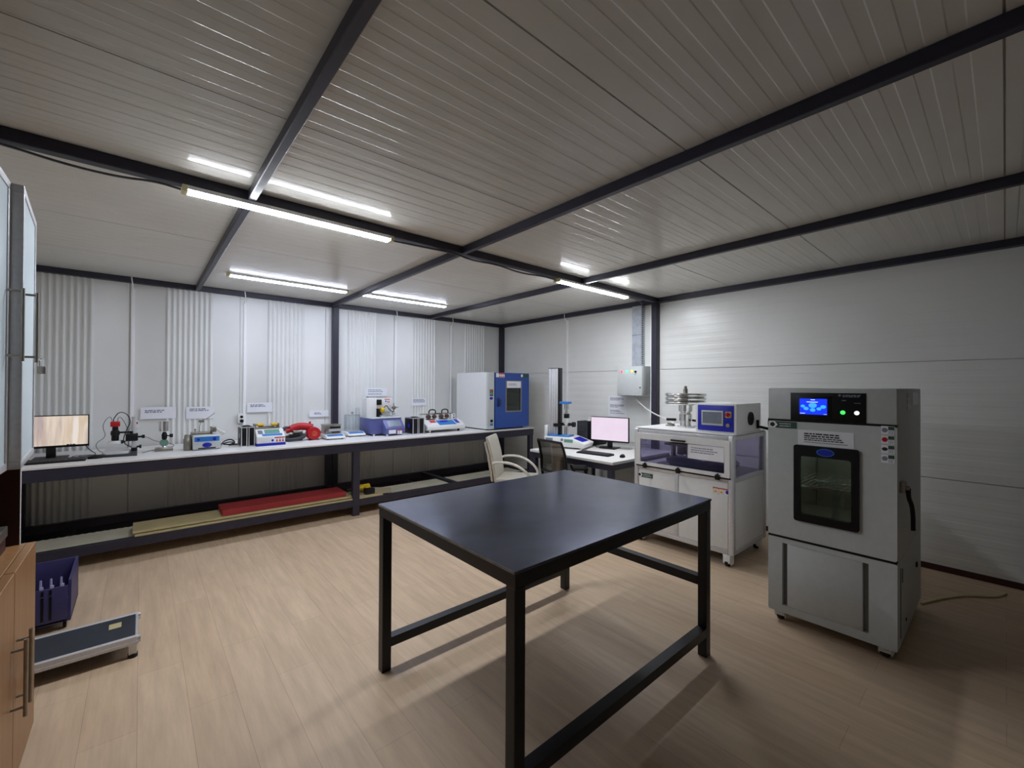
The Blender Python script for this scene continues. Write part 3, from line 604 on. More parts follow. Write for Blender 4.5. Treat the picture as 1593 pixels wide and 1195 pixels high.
m = MB(); m.tube([(2.59, 5.73, 1.25), (2.62, 5.72, 1.29), (2.645, 5.71, 1.24), (2.68, 5.70, 1.20), (2.71, 5.70, 1.19)], .006, 8, 2); build('hose', m, DARKG, t)
m = MB(); m.cyl((2.72, 5.70, 1.16), (2.72, 5.70, 1.31), .009); m.lathe((2.725, 5.70, 1.25), [(.006, -.034), (.034, -.008), (.034, .008), (.006, .03)], 8); m.cyl((2.745, 5.7, 1.25), (2.79, 5.7, 1.255), .006); build('clamp_screw', m, NICK, t)
m = MB(); m.bx(2.68, 2.77, 5.66, 5.74, 1.125, 1.145, .003); m.bx(2.70, 2.74, 5.68, 5.72, 1.145, 1.185, .003); m.bx(2.52, 2.58, 5.67, 5.73, 1.125, 1.14); build('anvil', m, ALU, t)
for p in ((2.37, 5.55), (2.50, 5.43), (2.72, 5.43), (2.72, 5.92), (2.37, 5.92)):
    m = MB(); m.cyl((p[0], p[1], ZT), (p[0], p[1], ZT+.024), .016, n=14); build('foot', m, CHROME if p[1] < 5.6 else BLACK, t)
# ---------------------------------------------------------------- rotary abrasion tester
t = thing('abrasion_tester', 'white two-arm abrasion tester with a blue sloped panel on the bench', 'test machine', (3.4, 5.6, ZT))
m = MB(); m.prism([(5.36, .93), (5.39, .92), (5.78, .92), (5.80, .94), (5.80, 1.055), (5.53, 1.055), (5.37, .985), (5.36, .97)], 'x', 3.07, 3.72, .012); build('housing', m, WHITEP, t)
build('blue_panel', slope(5.37, .985, 5.53, 1.055, 3.29, 3.58, .1, .9), SKYB, t)
build('display', slope(5.37, .988, 5.53, 1.058, 3.34, 3.47, .55, .82), DEEPB, t)
build('green_key', slope(5.37, .988, 5.53, 1.058, 3.50, 3.55, .6, .85), LCD, t)
q = slope(5.37, .985, 5.53, 1.055, 3.17, 3.275, .2, .95); l = build('warning_label', q, PAPER, t)
build('warning_print', slope(5.37, .988, 5.53, 1.058, 3.175, 3.27, .5, .9), ORNG, l)
build('switch_label', slope(5.37, .985, 5.53, 1.055, 3.60, 3.66, .3, .95), DEEPB, t)
for x in (3.15, 3.64):
    m = MB(); m.cyl((x, 5.43, ZT), (x, 5.43, .925), .017, n=14); build('foot', m, CHROME if x < 3.4 else BLACK, t)
    m = MB(); m.cyl((x, 5.74, ZT), (x, 5.74, .925), .017, n=14); build('foot', m, BLACK, t)
for x in (3.25, 3.47):
    m = MB(); m.lathe((x+.02, 5.62, 1.055), [(.07, 0), (.072, .01), (.02, .014)], 24); build('turntable', m, DARKG, t)
    m = MB(); m.bx(x-.16, x+.19, 5.60, 5.63, 1.135, 1.15, .003); m.bx(x-.05, x-.02, 5.6, 5.63, 1.07, 1.14); m.bx(x+.06, x+.09, 5.6, 5.63, 1.07, 1.14); build('arm', m, NICK, t)
    m = MB(); m.lathe((x-.02, 5.615, 1.10), [(.03, -.025), (.035, 0), (.03, .025)], 18, 'y'); m.lathe((x+.08, 5.615, 1.10), [(.026, -.025), (.03, 0), (.026, .025)], 18, 'y'); build('grinding_wheel', m, mat('brown_abrasive', '5a4038', .7), t)
    m = MB(); m.tube([(x-.01, 5.615, 1.15), (x-.01, 5.615, 1.19), (x+.02, 5.615, 1.205), (x+.07, 5.615, 1.205), (x+.10, 5.615, 1.19), (x+.10, 5.615, 1.15)], .009, 8, 1); build('lift_handle', m, BLACK, t)
m = MB(); m.bx(3.62, 3.70, 5.60, 5.72, 1.055, 1.135, .008); t2 = build('suction_post', m, WHITEP, t)
m = MB(); m.cyl((3.665, 5.60, 1.115), (3.665, 5.595, 1.115), .01); m.cyl((3.665, 5.60, 1.075), (3.665, 5.595, 1.075), .01); build('dark_knobs', m, BLACK, t2)
# ---------------------------------------------------------------- blue drying oven
def text_on(mb_mat, *a): pass
t = thing('drying_oven', 'large white laboratory oven with a blue front door on the bench end', 'oven', (4.42, 5.6, ZT))
ox0, ox1, oy0, oy1, oz0, oz1 = 3.985, 4.83, 5.19, 6.0, ZT+.018, 1.775
m = MB(); m.bx(ox0, ox1, oy0, oy0+.02, oz0, oz0+.12); m.bx(ox0, 4.25, oy0, oy0+.02, oz0+.12, oz1-.1); m.bx(4.72, ox1, oy0, oy0+.02, oz0+.12, oz1-.1); m.bx(ox0, ox1, oy0, oy0+.02, oz1-.1, oz1)
m.bx(ox0, ox0+.02, oy0+.02, oy1, oz0, oz1); m.bx(ox1-.02, ox1, oy0+.02, oy1, oz0, oz1); m.bx(ox0+.02, ox1-.02, oy1-.02, oy1, oz0, oz1); m.bx(ox0+.02, ox1-.02, oy0+.02, oy1-.02, oz1-.02, oz1); m.bx(ox0+.02, ox1-.02, oy0+.02, oy1-.02, oz0, oz0+.02)
build('oven_body', m, WHITEP, t)
m = MB(); m.bx(4.2, 4.22, oy0+.02, 5.75, 1.03, 1.68); m.bx(4.76, 4.78, oy0+.02, 5.75, 1.03, 1.68); m.bx(4.2, 4.78, 5.75, 5.77, 1.03, 1.68); m.bx(4.22, 4.76, oy0+.02, 5.75, 1.66, 1.68); m.bx(4.22, 4.76, oy0+.02, 5.75, 1.03, 1.05); build('oven_chamber', m, WHITEP, t)
m = MB()
for z in (1.25, 1.45):
    for k in range(14): m.bx(4.225+k*.038, 4.231+k*.038, 5.25, 5.74, z, z+.006)
    m.bx(4.22, 4.76, 5.25, 5.26, z, z+.008)
build('shelf_rack', m, NICK, t)
m = MB(); m.bx(ox0, 4.112, oy0-.035, oy0, oz0, oz1, .003); p = build('control_column', m, GREYP, t)
m = MB(); m.bx(4.02, 4.09, oy0-.038, oy0-.035, 1.41, 1.51, .001); d = build('controller', m, DARKG, p)
m = MB(); m.bx(4.03, 4.08, oy0-.0395, oy0-.038, 1.475, 1.50); build('display_digits', m, emis('red_display', 'b03028', .2), d)
m = MB(); m.bx(4.03, 4.08, oy0-.0395, oy0-.038, 1.43, 1.465); m.bx(4.022, 4.03, oy0-.0395, oy0-.038, 1.42, 1.5); build('display_panel', m, LCD, d)
m = MB(); m.oval('y', (4.053, oy0-.035, 1.375), .033, .022, .003); build('oval_badge', m, DEEPB, p)
m = MB(); m.cyl((4.055, oy0-.035, 1.03), (4.055, oy0-.055, 1.03), .02); build('round_switch', m, BLACK, p)
m = MB(); m.bx(4.035, 4.085, oy0-.039, oy0-.035, .955, .99); build('rocker_switch', m, SKYB, p)
m = MB(); m.ring('y', (4.122, ox1+.005, oz0+.006, oz1-.002), (4.345, 4.66, 1.165, 1.64), oy0-.042, oy0-.001, .012, .006); dr = build('blue_door', m, BLUEP, t)
m = MB(); m.frame('y', (4.335, 4.67, 1.155, 1.65), (4.352, 4.653, 1.172, 1.633), oy0-.045, oy0-.03); build('window_frame', m, GREYWOOD, dr)
m = MB(); m.bx(4.35, 4.655, oy0-.036, oy0-.031, 1.17, 1.635); build('window_pane', m, SMOKE, dr)
m = MB(); m.bx(4.355, 4.65, oy0-.0475, oy0-.045, 1.535, 1.64); l = build('paper_label', m, PAPER, dr)
m = MB(); m.words('y', oy0-.0475, 4.39, 1, .2, (1.605, 1.585), .009, (.6, .9)); build('label_text', m, INK, l)
m = MB(); m.bx(4.165, 4.215, oy0-.055, oy0-.042, 1.245, 1.385, .004); m.bx(4.175, 4.225, oy0-.07, oy0-.055, 1.27, 1.36, .004); build('door_handle', m, mat('dark_blue_handle', '1d2a58', .4), dr)
m = MB(); m.bx(4.14, 4.31, oy0-.0435, oy0-.042, 1.70, 1.765); l = build('warning_label', m, PAPER, dr)
m = MB(); m.bx(4.19, 4.31, oy0-.0445, oy0-.0435, 1.745, 1.765)
for k in range(3): m.prism([(4.195+k*.038, 1.705), (4.225+k*.038, 1.705), (4.21+k*.038, 1.74)], 'y', oy0-.0445, oy0-.0435)
build('warning_triangles', m, ORNG, l)
m = MB(); m.bx(4.65, 4.82, oy0-.0435, oy0-.042, 1.705, 1.762); l = build('maker_plate', m, GREENL, dr)
m = MB(); m.oval('y', (4.675, oy0-.0435, 1.733), .022, .024, .0015); build('round_mark', m, PAPER, l)
for x in (4.05, 4.77):
    for y in (5.25, 5.94):
        m = MB(); m.cyl((x, y, ZT), (x, y, ZT+.02), .02, n=14); build('foot', m, BLACK, t)
# ---------------------------------------------------------------- corner desk
DZ = .75
t = thing('computer_desk', 'white topped desk with dark steel frame by the right wall', 'desk', (4.4, 3.4, 0))
m = MB(); m.bx(3.80, 5.07, 2.74, 4.02, DZ-.03, DZ, .003); build('desk_top', m, MELA, t)
m = MB(); m.bx(3.82, 5.05, 2.765, 2.815, DZ-.10, DZ-.031); m.bx(3.82, 5.05, 3.955, 4.005, DZ-.10, DZ-.031); m.bx(3.82, 3.87, 2.815, 3.955, DZ-.10, DZ-.031); m.bx(5.0, 5.05, 2.815, 3.955, DZ-.10, DZ-.031); build('desk_frame', m, STEEL, t)
for x in (3.85, 5.02):
    for y in (2.795, 3.975):
        m = MB(); m.bx(x-.03, x+.03, y-.03, y+.03, 0, DZ-.10, .003); build('leg', m, STEEL, t)
t = thing('drawer_unit', 'white drawer pedestal under the left end of the desk', 'drawer unit', (4.15, 3.62, 0))
m = MB(); m.bx(3.93, 4.4, 3.50, 3.94, .04, .64, .003); m.bx(3.95, 4.37, 3.53, 3.91, 0, .04); build('carcass', m, WHITEP, t)
for k in range(3):
    m = MB(); m.bx(3.912, 3.93, 3.51, 3.93, .05+k*.197, .238+k*.197, .002); d = build('drawer', m, WHITEP, t)
    m = MB(); m.tube([(3.912, 3.65, .17+k*.197), (3.89, 3.66, .17+k*.197), (3.885, 3.75, .17+k*.197), (3.89, 3.84, .17+k*.197), (3.912, 3.85, .17+k*.197)], .006, 8, 1); build('handle', m, BLACK, d)
monitor('desk monitor showing a pale pink software window', (4.66, 3.41, DZ), math.radians(-78), .53, .325, .085, SCRPINK)
keyboard('black keyboard on the white desk before the pink screen', (4.11, 3.22, DZ), math.radians(-84))
mouse('black mouse on the white desk at its front corner', (4.18, 2.88, DZ), .4)
t = thing('computer_tower', 'black computer tower on the desk behind the keyboard', 'computer', (4.78, 3.81, DZ))
m = MB(); m.bx(4.58, 5.0, 3.70, 3.90, DZ+.01, 1.085, .005); build('case', m, BLACK, t)
m = MB(); m.bx(4.572, 4.58, 3.71, 3.89, DZ+.02, 1.075, .003); m.bx(4.568, 4.572, 3.73, 3.87, 1.0, 1.03); m.bx(4.568, 4.572, 3.73, 3.87, .95, .96); build('front_panel', m, DARKG, t)
for y in (3.72, 3.88):
    m = MB(); m.bx(4.6, 4.98, y-.012, y+.012, DZ, DZ+.01); build('foot', m, RUB, t)
m = MB(); m.lathe((4.72, 3.8, 1.0855), [(.03, 0), (.032, .005), (.012, .015), (.008, .05), (.004, .052)], 16)
tag(build('white_adapter', m, WHITEP, loc=(4.72, 3.8, 1.0855)), 'small white plastic adapter on top of the computer tower', 'adapter')
# tensile tester
t = thing('tensile_tester', 'tall single-column tensile test stand with white base and blue collars', 'test machine', (4.17, 3.65, DZ))
m = MB(); m.prism([(3.37, DZ+.02), (3.91, DZ+.02), (3.93, .90), (3.58, .90), (3.35, .825)], 'x', 4.0, 4.35, .012); build('base', m, WHITEP, t)
build('keypad', slope(3.35, .825, 3.58, .90, 4.06, 4.29, .25, .8), DEEPB, t)
m = MB(); m.bx(3.997, 4.0, 3.52, 3.64, .835, .875); build('display', m, LCD, t)
m = MB(); m.oval('x', (4.0, 3.67, .865), .018, .018, .003); build('round_key', m, LCDB, t)
m = MB(); m.bx(3.997, 4.0, 3.80, 3.90, .835, .88); build('side_label', m, LCDB, t)
for y in (3.42, 3.87):
    for x in (4.05, 4.30):
        m = MB(); m.cyl((x, y, DZ), (x, y, DZ+.022), .022, n=14); build('foot', m, CHROME, t)
m = MB(); m.bx(4.02, 4.21, 3.58, 3.892, .90, .917, .003); build('lower_collar', m, SKYB, t)
m = MB()
for k in range(4): m.bx(4.065, 4.165, 3.755+k*.034, 3.755+k*.034+.031, .917, 1.80, .003)
build('column', m, ALU, t)
m = MB(); m.bx(4.06, 4.17, 3.735, 3.755, .917, 1.80, .002); m.bx(4.058, 4.172, 3.735, 3.892, 1.80, 1.806); build('bellows_cover', m, BLACK, t)
m = MB(); m.bx(4.06, 4.17, 3.60, 3.735, 1.33, 1.36, .004); build('crosshead', m, SKYB, t)
m = MB(); m.cyl((4.115, 3.65, 1.26), (4.115, 3.65, 1.33), .03); m.cyl((4.115, 3.65, 1.20), (4.115, 3.65, 1.26), .02); build('load_cell', m, CHROME, t)
m = MB(); m.cyl((4.115, 3.65, .917), (4.115, 3.65, 1.05), .028); m.bx(4.085, 4.145, 3.62, 3.68, 1.03, 1.08, .004); build('lower_fixture', m, CHROME, t)
m = MB(); m.bx(4.085, 4.145, 3.62, 3.68, 1.14, 1.20, .006); build('upper_grip', m, BLACK, t)
m = MB(); m.cyl((4.115, 3.55, 1.06), (4.115, 3.75, 1.06), .02); m.cyl((4.115, 3.53, 1.06), (4.115, 3.57, 1.06), .033); m.bx(4.02, 4.06, 3.70, 3.80, 1.03, 1.07); build('lower_grip', m, BLACK, t)
t.location = (4.32, 3.83, DZ); t.rotation_euler = (0, 0, math.radians(20))
m = MB(); m.bx(-.055, .055, -.0165, .0165, 0, .145, .003); wb = tag(build('white_box', m, WHITEP, local=True), 'small white box standing on the tensile tester base', 'box')
wb.location = (4.136, 4.042, .9005); wb.rotation_euler = (0, 0, math.radians(20))
wire('loose_cable', 'thin black cables on the desk below the pink screen', [(4.58, 3.62, .76), (4.52, 3.55, .79), (4.50, 3.48, .757), (4.55, 3.44, .80), (4.52, 3.36, .757), (4.58, 3.4, .78)], .004, BLACK, smooth=3)
# ---------------------------------------------------------------- chairs
def base_star(t, mm, wheel):
    for k in range(5):
        a = 2*PI*k/5+.3; c, s = math.cos(a), math.sin(a)
        m = MB(); m.bar((.03*c, .03*s, .10), (.29*c, .29*s, .075), .04, .03); build('base_leg', m, mm, t, local=True)
        m = MB(); m.cyl((.28*c-.02*s, .28*s+.02*c, .03), (.28*c+.02*s, .28*s-.02*c, .03), .03, n=14); m.cyl((.28*c, .28*s, .03), (.28*c, .28*s, .075), .008, n=8); build('caster', m, wheel, t, local=True)
    m = MB(); m.cyl((0, 0, .08), (0, 0, .40), .025); m.cyl((0, 0, .08), (0, 0, .22), .035); build('gas_lift', m, mm, t, local=True)
def cushion(w0, w1, d, zf, zb, th):
    m = MB(); m.prism([(-w0/2, -d/2), (w0/2, -d/2), (w1/2, d/2), (-w1/2, d/2)], 'z', zf, zf+th, .02); return m
# cream chair: local +Y is forward
t = thing('office_chair', 'cream leather armchair with curved cream arms beside the wall bench', 'chair', (3.44, 3.86, 0), 0)
a = math.atan2(-.79, .61); t.rotation_euler = (0, 0, a-PI/2)
base_star(t, CHROME, BLACK)
m = cushion(.46, .48, .46, .41, .41, .07); build('seat', m, BEIGE, t, local=True)
m = MB()
prof = [(-.20, .44), (-.225, .60), (-.25, .75), (-.29, .90), (-.31, .96)]
m.prism([(y, z) for y, z in prof]+[(y-.035, z) for y, z in reversed(prof)], 'x', -.22, .22, .012); b = build('backrest', m, BEIGE, t, local=True)
m = MB(); prof2 = [(y-.045, z) for y, z in prof if z < .95]; m.prism(prof2+[(y-.03, z) for y, z in reversed(prof2)], 'x', -.21, .21, .008); build('back_shell', m, BEIGE, b, local=True)
for s in (-1, 1):
    m = MB(); m.tube([(s*.23, -.25, .66), (s*.26, -.18, .68), (s*.265, -.02, .675), (s*.265, .12, .61), (s*.26, .22, .50), (s*.23, .20, .43), (s*.16, .1, .405)], .011, 10, 2, .017); build('armrest', m, mat('cream_lacquer', 'c4beb0', .35, coat=.3) if s < 0 else bpy.data.materials['cream_lacquer'], t, local=True)
# black mesh chair
MESH = glass('black_mesh_fabric', '4a4746', 1., .15)
t = thing('office_chair', 'black mesh-back office chair pushed up to the white desk', 'chair', (3.765, 3.315, 0), math.radians(-96))
base_star(t, BLACK, BLACK)
m = cushion(.48, .46, .48, .42, .42, .06); build('seat', m, mat('black_fabric', '17171a', .8), t, local=True)
prof = [(-.23, .50), (-.245, .62), (-.25, .74), (-.275, .86), (-.31, .945)]
wz = [.40, .43, .43, .42, .40]
m = MB(); n = len(prof); vs = []; 
for (y, z), w_ in zip(prof, wz): vs += [(-w_/2, y, z), (-w_/4, y-.02, z), (0, y-.028, z), (w_/4, y-.02, z), (w_/2, y, z)]
m.add(vs, [(5*i+j, 5*i+j+1, 5*i+5+j+1, 5*i+5+j) for i in range(n-1) for j in range(4)]); bm_ = build('mesh_backrest', m, MESH, t, local=True)
m = MB(); L_ = [(-w_/2, y, z) for (y, z), w_ in zip(prof, wz)]; Rr = [(w_/2, y, z) for (y, z), w_ in zip(prof, wz)]
m.tube(L_, .014, 8, 1, .022); m.tube(Rr, .014, 8, 1, .022); m.tube([(-.2, -.31, .945), (-.1, -.328, .95), (0, -.335, .952), (.1, -.328, .95), (.2, -.31, .945)], .013, 8, 1); m.tube([(-.2, -.23, .5), (-.1, -.25, .495), (0, -.26, .495), (.1, -.25, .495), (.2, -.23, .5)], .014, 8, 1)
m.bar((0, -.27, .56), (0, -.14, .40), .06, .02); m.bx(-.15, .15, -.15, .12, .385, .42); build('back_frame', m, BLACK, t, local=True)
m = MB(); m.bx(-.19, .19, -.27, -.24, .585, .61, .006); build('lumbar_bar', m, BLACK, t, local=True)
for s in (-1, 1):
    m = MB(); m.tube([(s*.25, -.20, .68), (s*.26, -.08, .665), (s*.262, .015, .655)], .018, 8, 1, .04); build('arm_pad', m, BLACK, t, local=True)
    m = MB(); m.tube([(s*.262, .0, .65), (s*.27, .0, .52), (s*.255, -.02, .42), (s*.14, -.03, .40)], .02, 8, 1, .03); m.tube([(s*.25, -.18, .67), (s*.262, -.13, .52), (s*.255, -.08, .43)], .016, 8, 1); build('arm_support', m, BLACK, t, local=True)
m = MB(); m.bx(4.1, 4.45, 2.85, 3.1, .0, .30, .01); tag(build('dark_box', m, BLACK, loc=(4.27, 2.97, 0)), 'dark box on the floor under the desk beside the cabinet machine', 'box')
# ---------------------------------------------------------------- casters
def caster(parent, x, y, h, sx=1, mm=WHITEP):
    x -= .015
    m = MB(); m.bx(x-.04, x+.04, y-.034, y+.034, h-.014, h, .002); m.bx(x-.03, x+.036, y-.034, y-.024, .016, h-.01, .006); m.bx(x-.03, x+.036, y+.024, y+.034, .016, h-.01, .006); m.bx(x+.022, x+.036, y-.024, y+.024, .03, h-.012); m.bx(x-.046, x-.036, y-.03, y+.03, .034, h-.006, .003); m.bx(x-.04, x-.02, y-.03, y+.03, h-.02, h-.006); c = build('caster', m, mm, parent)
    r = min(.036, h*.48); m = MB(); m.lathe((x-.012*sx, y, r), [(.01, -.018), (r-.006, -.018), (r, -.012), (r, .012), (r-.006, .018), (.01, .018)], 20, 'y'); build('wheel', m, RUB, c)
def wstick(parent, axis, face, a, sg, z0, s, n=2):
    # white sticker with a red header, triangles and a blue disc, printed on a face towards -axis
    def bxx(mb, u0, u1, z0, z1, th):
        q = sorted((a+sg*u0, a+sg*u1))
        if axis == 'x': mb.bx(face-th, face, q[0], q[1], z0, z1)
        else: mb.bx(q[0], q[1], face-th, face, z0, z1)
    W = s*(n+1)
    m = MB(); bxx(m, 0, W, z0, z0+s*1.15, .0015); l = build('warning_label', m, PAPER, parent)
    m = MB(); bxx(m, 0, W, z0+s*.95, z0+s*1.15, .0025)
    for k in range(n): bxx(m, s*k+.004, s*k+.006, z0, z0+s*.95, .0025); bxx(m, s*(k+1)-.006, s*(k+1)-.004, z0, z0+s*.95, .0025)
    build('red_header', m, ORNG, l)
    m = MB()
    for k in range(n):
        u = s*(k+.5); tri = [(a+sg*(u-s*.3), z0+s*.28), (a+sg*(u+s*.3), z0+s*.28), (a+sg*u, z0+s*.82)]; m.prism(tri, axis, face-.0025, face)
    build('yellow_triangles', m, YEL, l)
    m = MB(); c = a+sg*s*(n+.5); m.oval(axis, (face, c, z0+s*.58) if axis == 'x' else (c, face, z0+s*.58), s*.32, s*.32, .0025); build('blue_disc', m, DEEPB, l)
def plate(parent, face, y0, y1, z0, z1):
    # round mark plus dark green arrow plate on a -x face, left end at larger y
    h = z1-z0; m = MB(); m.bx(face-.0012, face, y1, y0, z0, z1); l = build('maker_plate', m, PAPER, parent)
    m = MB(); m.prism([(y0-h*.75, z0), (y1, z0), (y1, z1), (y0-h*.75, z1), (y0-h*1.15, (z0+z1)/2)], 'x', face-.002, face-.0012); g = build('green_field', m, GREENL, l)
    m = MB(); m.words('x', face-.002, y0-h*1.4, -1, (y0-y1)-h*1.7, [z1-h*.25, z1-h*.6], h*.14, (.7, 1)); build('plate_text', m, GREYP, g)
    m = MB(); m.oval('x', (face-.0012, y0-h*.42, (z0+z1)/2), h*.33, h*.33, .001); m2 = build('round_mark', m, INKD, l)
    m = MB(); m.oval('x', (face-.0022, y0-h*.42, (z0+z1)/2), h*.15, h*.15, .0008); build('mark_centre', m, PAPER, m2) if False else m.bm.free()
# ---------------------------------------------------------------- cabinet machine
mx0, mx1, my0, my1, mz0, mz1 = 3.84, 4.60, 1.525, 2.505, .105, 1.135
t = thing('rotary_cabinet_machine', 'white wheeled cabinet machine with tinted window and chrome weights on top', 'test machine', (4.2, 2.0, 0))
m = MB()
for y in (my0, my1-.05):
    for x in (mx0, mx1-.05): m.bx(x, x+.05, y, y+.05, mz0, mz1, .012 if x == mx0 else .006, 3)
for z in (mz0, .725, mz1-.045):
    h = .04
    m.bx(mx0+.004, mx0+.04, my0+.05, my1-.05, z, z+h, .003); m.bx(mx1-.04, mx1-.004, my0+.05, my1-.05, z, z+h, .003)
    m.bx(mx0+.05, mx1-.05, my0+.004, my0+.04, z, z+h, .003); m.bx(mx0+.05, mx1-.05, my1-.04, my1-.004, z, z+h, .003)
m.bx(mx0+.004, mx0+.03, 2.03, 2.062, mz0+.04, .725, .003)
build('aluminium_frame', m, ALU, t)
for a, b in ((my0+.05, 2.03), (2.062, my1-.05)):
    m = MB(); m.bx(mx0+.008, mx0+.02, a+.002, b-.002, mz0+.042, .723, .002); build('front_panel', m, WHITEP, t)
m = MB(); m.bx(mx0+.05, mx1-.05, my0+.012, my0+.022, mz0+.04, .725); build('side_panel', m, WHITEP, t)
m = MB(); m.bx(mx0+.05, mx1-.05, my1-.022, my1-.012, mz0+.04, .725); build('side_panel', m, WHITEP, t)
m = MB(); m.bx(mx1-.02, mx1-.01, my0+.05, my1-.05, mz0+.04, .725); build('rear_panel', m, WHITEP, t)
m = MB(); m.bx(mx1-.02, mx1-.016, my0+.06, my1-.06, .77, 1.09); build('rear_window', m, TINT, t)
m = MB(); m.bx(mx0+.01, mx1-.01, my0+.01, my1-.01, mz1, mz1+.012, .002); build('top_plate', m, WHITEP, t)
m = MB(); m.bx(mx0+.03, mx1-.03, my0+.03, my1-.03, .755, .765); build('deck', m, GREYP, t)
m = MB(); m.ring('x', (1.555, 2.478, .772, 1.092), (1.60, 2.425, .805, 1.035), mx0-.012, mx0+.003, .006, .004); dr = build('window_door', m, WHITEP, t)
m = MB(); m.bx(mx0-.006, mx0-.002, 1.60, 2.425, .805, 1.035); build('window_pane', m, TINT, dr)
m = MB(); m.bx(mx0-.035, mx0-.012, 1.945, 2.09, 1.045, 1.06, .004); build('door_handle', m, BLACK, dr)
for y in (2.37, 2.02, 1.655):
    m = MB(); m.bx(mx0-.03, mx0-.012, y-.02, y+.02, .745, .79, .004); m.bx(mx0-.024, mx0+.003, y-.008, y+.008, .765, .80, .003); build('latch', m, BLACK, dr)
m = MB(); m.bx(mx0-.003, mx0+.003, 1.55, 2.478, .757, .77); build('dark_seam', m, BLACK, t)
m = MB(); m.bx(mx0-.0072, mx0-.0061, 1.605, 1.93, .90, 1.03); pl = build('instruction_sheet', m, PAPER, dr)
m = MB(); m.words('x', mx0-.0072, 1.90, -1, .24, (1.005, .985, .965), .008, (.75, 1)); build('sheet_text', m, INK, pl)
m = MB(); m.bx(mx0+.06, mx1-.06, my0+.016, my0+.02, .77, 1.09); build('side_window', m, TINT, t)
m = MB(); m.bx(mx0+.06, mx1-.06, my1-.02, my1-.016, .77, 1.09); build('side_window', m, TINT, t)
m = MB(); m.lathe((4.22, 1.98, 0), [(.3, .765), (.31, .80), (.33, .805), (.335, .83), (.32, .838), (.03, .842)], 48); build('turntable', m, mat('mid_grey_disc', '70717e', .4), t)
m = MB(); m.bx(4.2, 4.34, 2.13, 2.27, .98, 1.09, .004); m.bx(4.14, 4.38, 2.05, 2.34, .955, .98, .004); m.bx(4.22, 4.30, 2.16, 2.24, .86, .955, .003); build('drive_head', m, NICK, t)
m = MB(); m.cyl((4.2, 2.1, .845), (4.2, 2.1, .88), .05); m.cyl((4.2, 2.1, .88), (4.2, 2.1, .95), .02); m.cyl((4.25, 2.3, .84), (4.25, 2.3, .95), .03); m.bx(4.05, 4.12, 1.85, 1.93, .842, .87, .006); build('specimen_clamp', m, CHROME, t)
plate(t, mx0+.008, 2.462, 2.295, .645, .69); wstick(t, 'x', mx0+.008, 1.705, -1, .615, .05)
for x in (mx0+.06, mx1-.06):
    for y in (my0+.06, my1-.06): caster(t, x, y, mz0, 1)
# the weight stack stands on the machine's spindle
t2 = t
m = MB(); m.lathe((4.30, 2.19, 0), [(.085, 1.147), (.085, 1.155), (.055, 1.16), (.052, 1.20), (.062, 1.205), (.062, 1.275), (.05, 1.285), (.05, 1.30), (.068, 1.305), (.068, 1.37), (.03, 1.375)], 28); sp = build('spindle_column', m, CHROME, t)
m = MB(); m.cyl((4.30, 2.11, 1.215), (4.24, 2.02, 1.215), .012); m.cyl((4.26, 2.27, 1.215), (4.22, 2.36, 1.215), .014); build('clamp_lever', m, BLACK, sp)
m = MB(); m.cyl((4.36, 2.06, 1.147), (4.36, 2.06, 1.36), .008); m.bx(4.2, 4.26, 2.28, 2.36, 1.147, 1.16, .003); m.cyl((4.24, 2.28, 1.165), (4.2, 2.34, 1.175), .007); build('guide_rod', m, NICK, sp)
for k in range(3):
    z = 1.377+k*.041
    m = MB(); pr = [(.03, z), (.19, z), (.2, z+.008), (.203, z+.018), (.2, z+.03), (.19, z+.036), (.03, z+.036)]
    m.lathe((4.30, 2.19, 0), pr, 44); tag(build('weight_disc', m, CHROME, loc=(4.30, 2.19, z)), 'polished chrome weight disc on the machine spindle, %s of three' % ('lowest', 'middle', 'topmost')[k], 'weight', 'chrome weight discs')
m = MB(); m.cyl((4.30, 2.19, 1.3755), (4.30, 2.19, 1.54), .022); m.lathe((4.30, 2.19, 1.54), [(.01, 0), (.016, .008), (.016, .022), (.006, .03)], 14); build('centre_post', m, NICK, sp)
# control box on the machine
t = thing('control_box', 'white control box with blue front, grey screen and red switch on the cabinet machine', 'control box', (4.2, 1.71, mz1+.012))
cz = mz1+.012
m = MB(); m.bx(3.935, 4.50, 1.54, 1.905, cz, 1.408, .005); build('box_housing', m, WHITEP, t)
m = MB(); m.bx(3.929, 3.935, 1.562, 1.882, 1.16, 1.393, .001); f = build('blue_front', m, DEEPB, t)
m = MB(); m.bx(3.922, 3.929, 1.65, 1.845, 1.21, 1.345, .002); s = build('touch_screen', m, GREYP, f)
m = MB(); m.bx(3.9205, 3.922, 1.662, 1.833, 1.228, 1.332); build('screen_glass', m, LCDB, s)
m = MB(); m.bx(3.923, 3.929, 1.58, 1.632, 1.285, 1.34, .008); k = build('switch_plate', m, mat('yellow_switch_plate', 'd8c890', .5), f)
m = MB(); m.cyl((3.923, 1.606, 1.313), (3.912, 1.606, 1.313), .02); m.bx(3.90, 3.912, 1.601, 1.611, 1.295, 1.331, .002); build('rotary_switch', m, RED, k)
m = MB(); m.cyl((3.929, 1.608, 1.218), (3.918, 1.608, 1.218), .017); build('key_switch', m, NICK, f)
m = MB(); m.cyl((4.24, 1.54, 1.27), (4.24, 1.532, 1.27), .062, n=28); g = build('fan_grille', m, DARKG, t)
m = MB(); [m.lathe((4.24, 1.531, 1.27), [(r-.003, 0), (r-.003, -.003), (r+.003, -.003), (r+.003, 0)], 24, 'y') for r in (.02, .04, .058)]; build('grille_ring', m, BLACK, g)
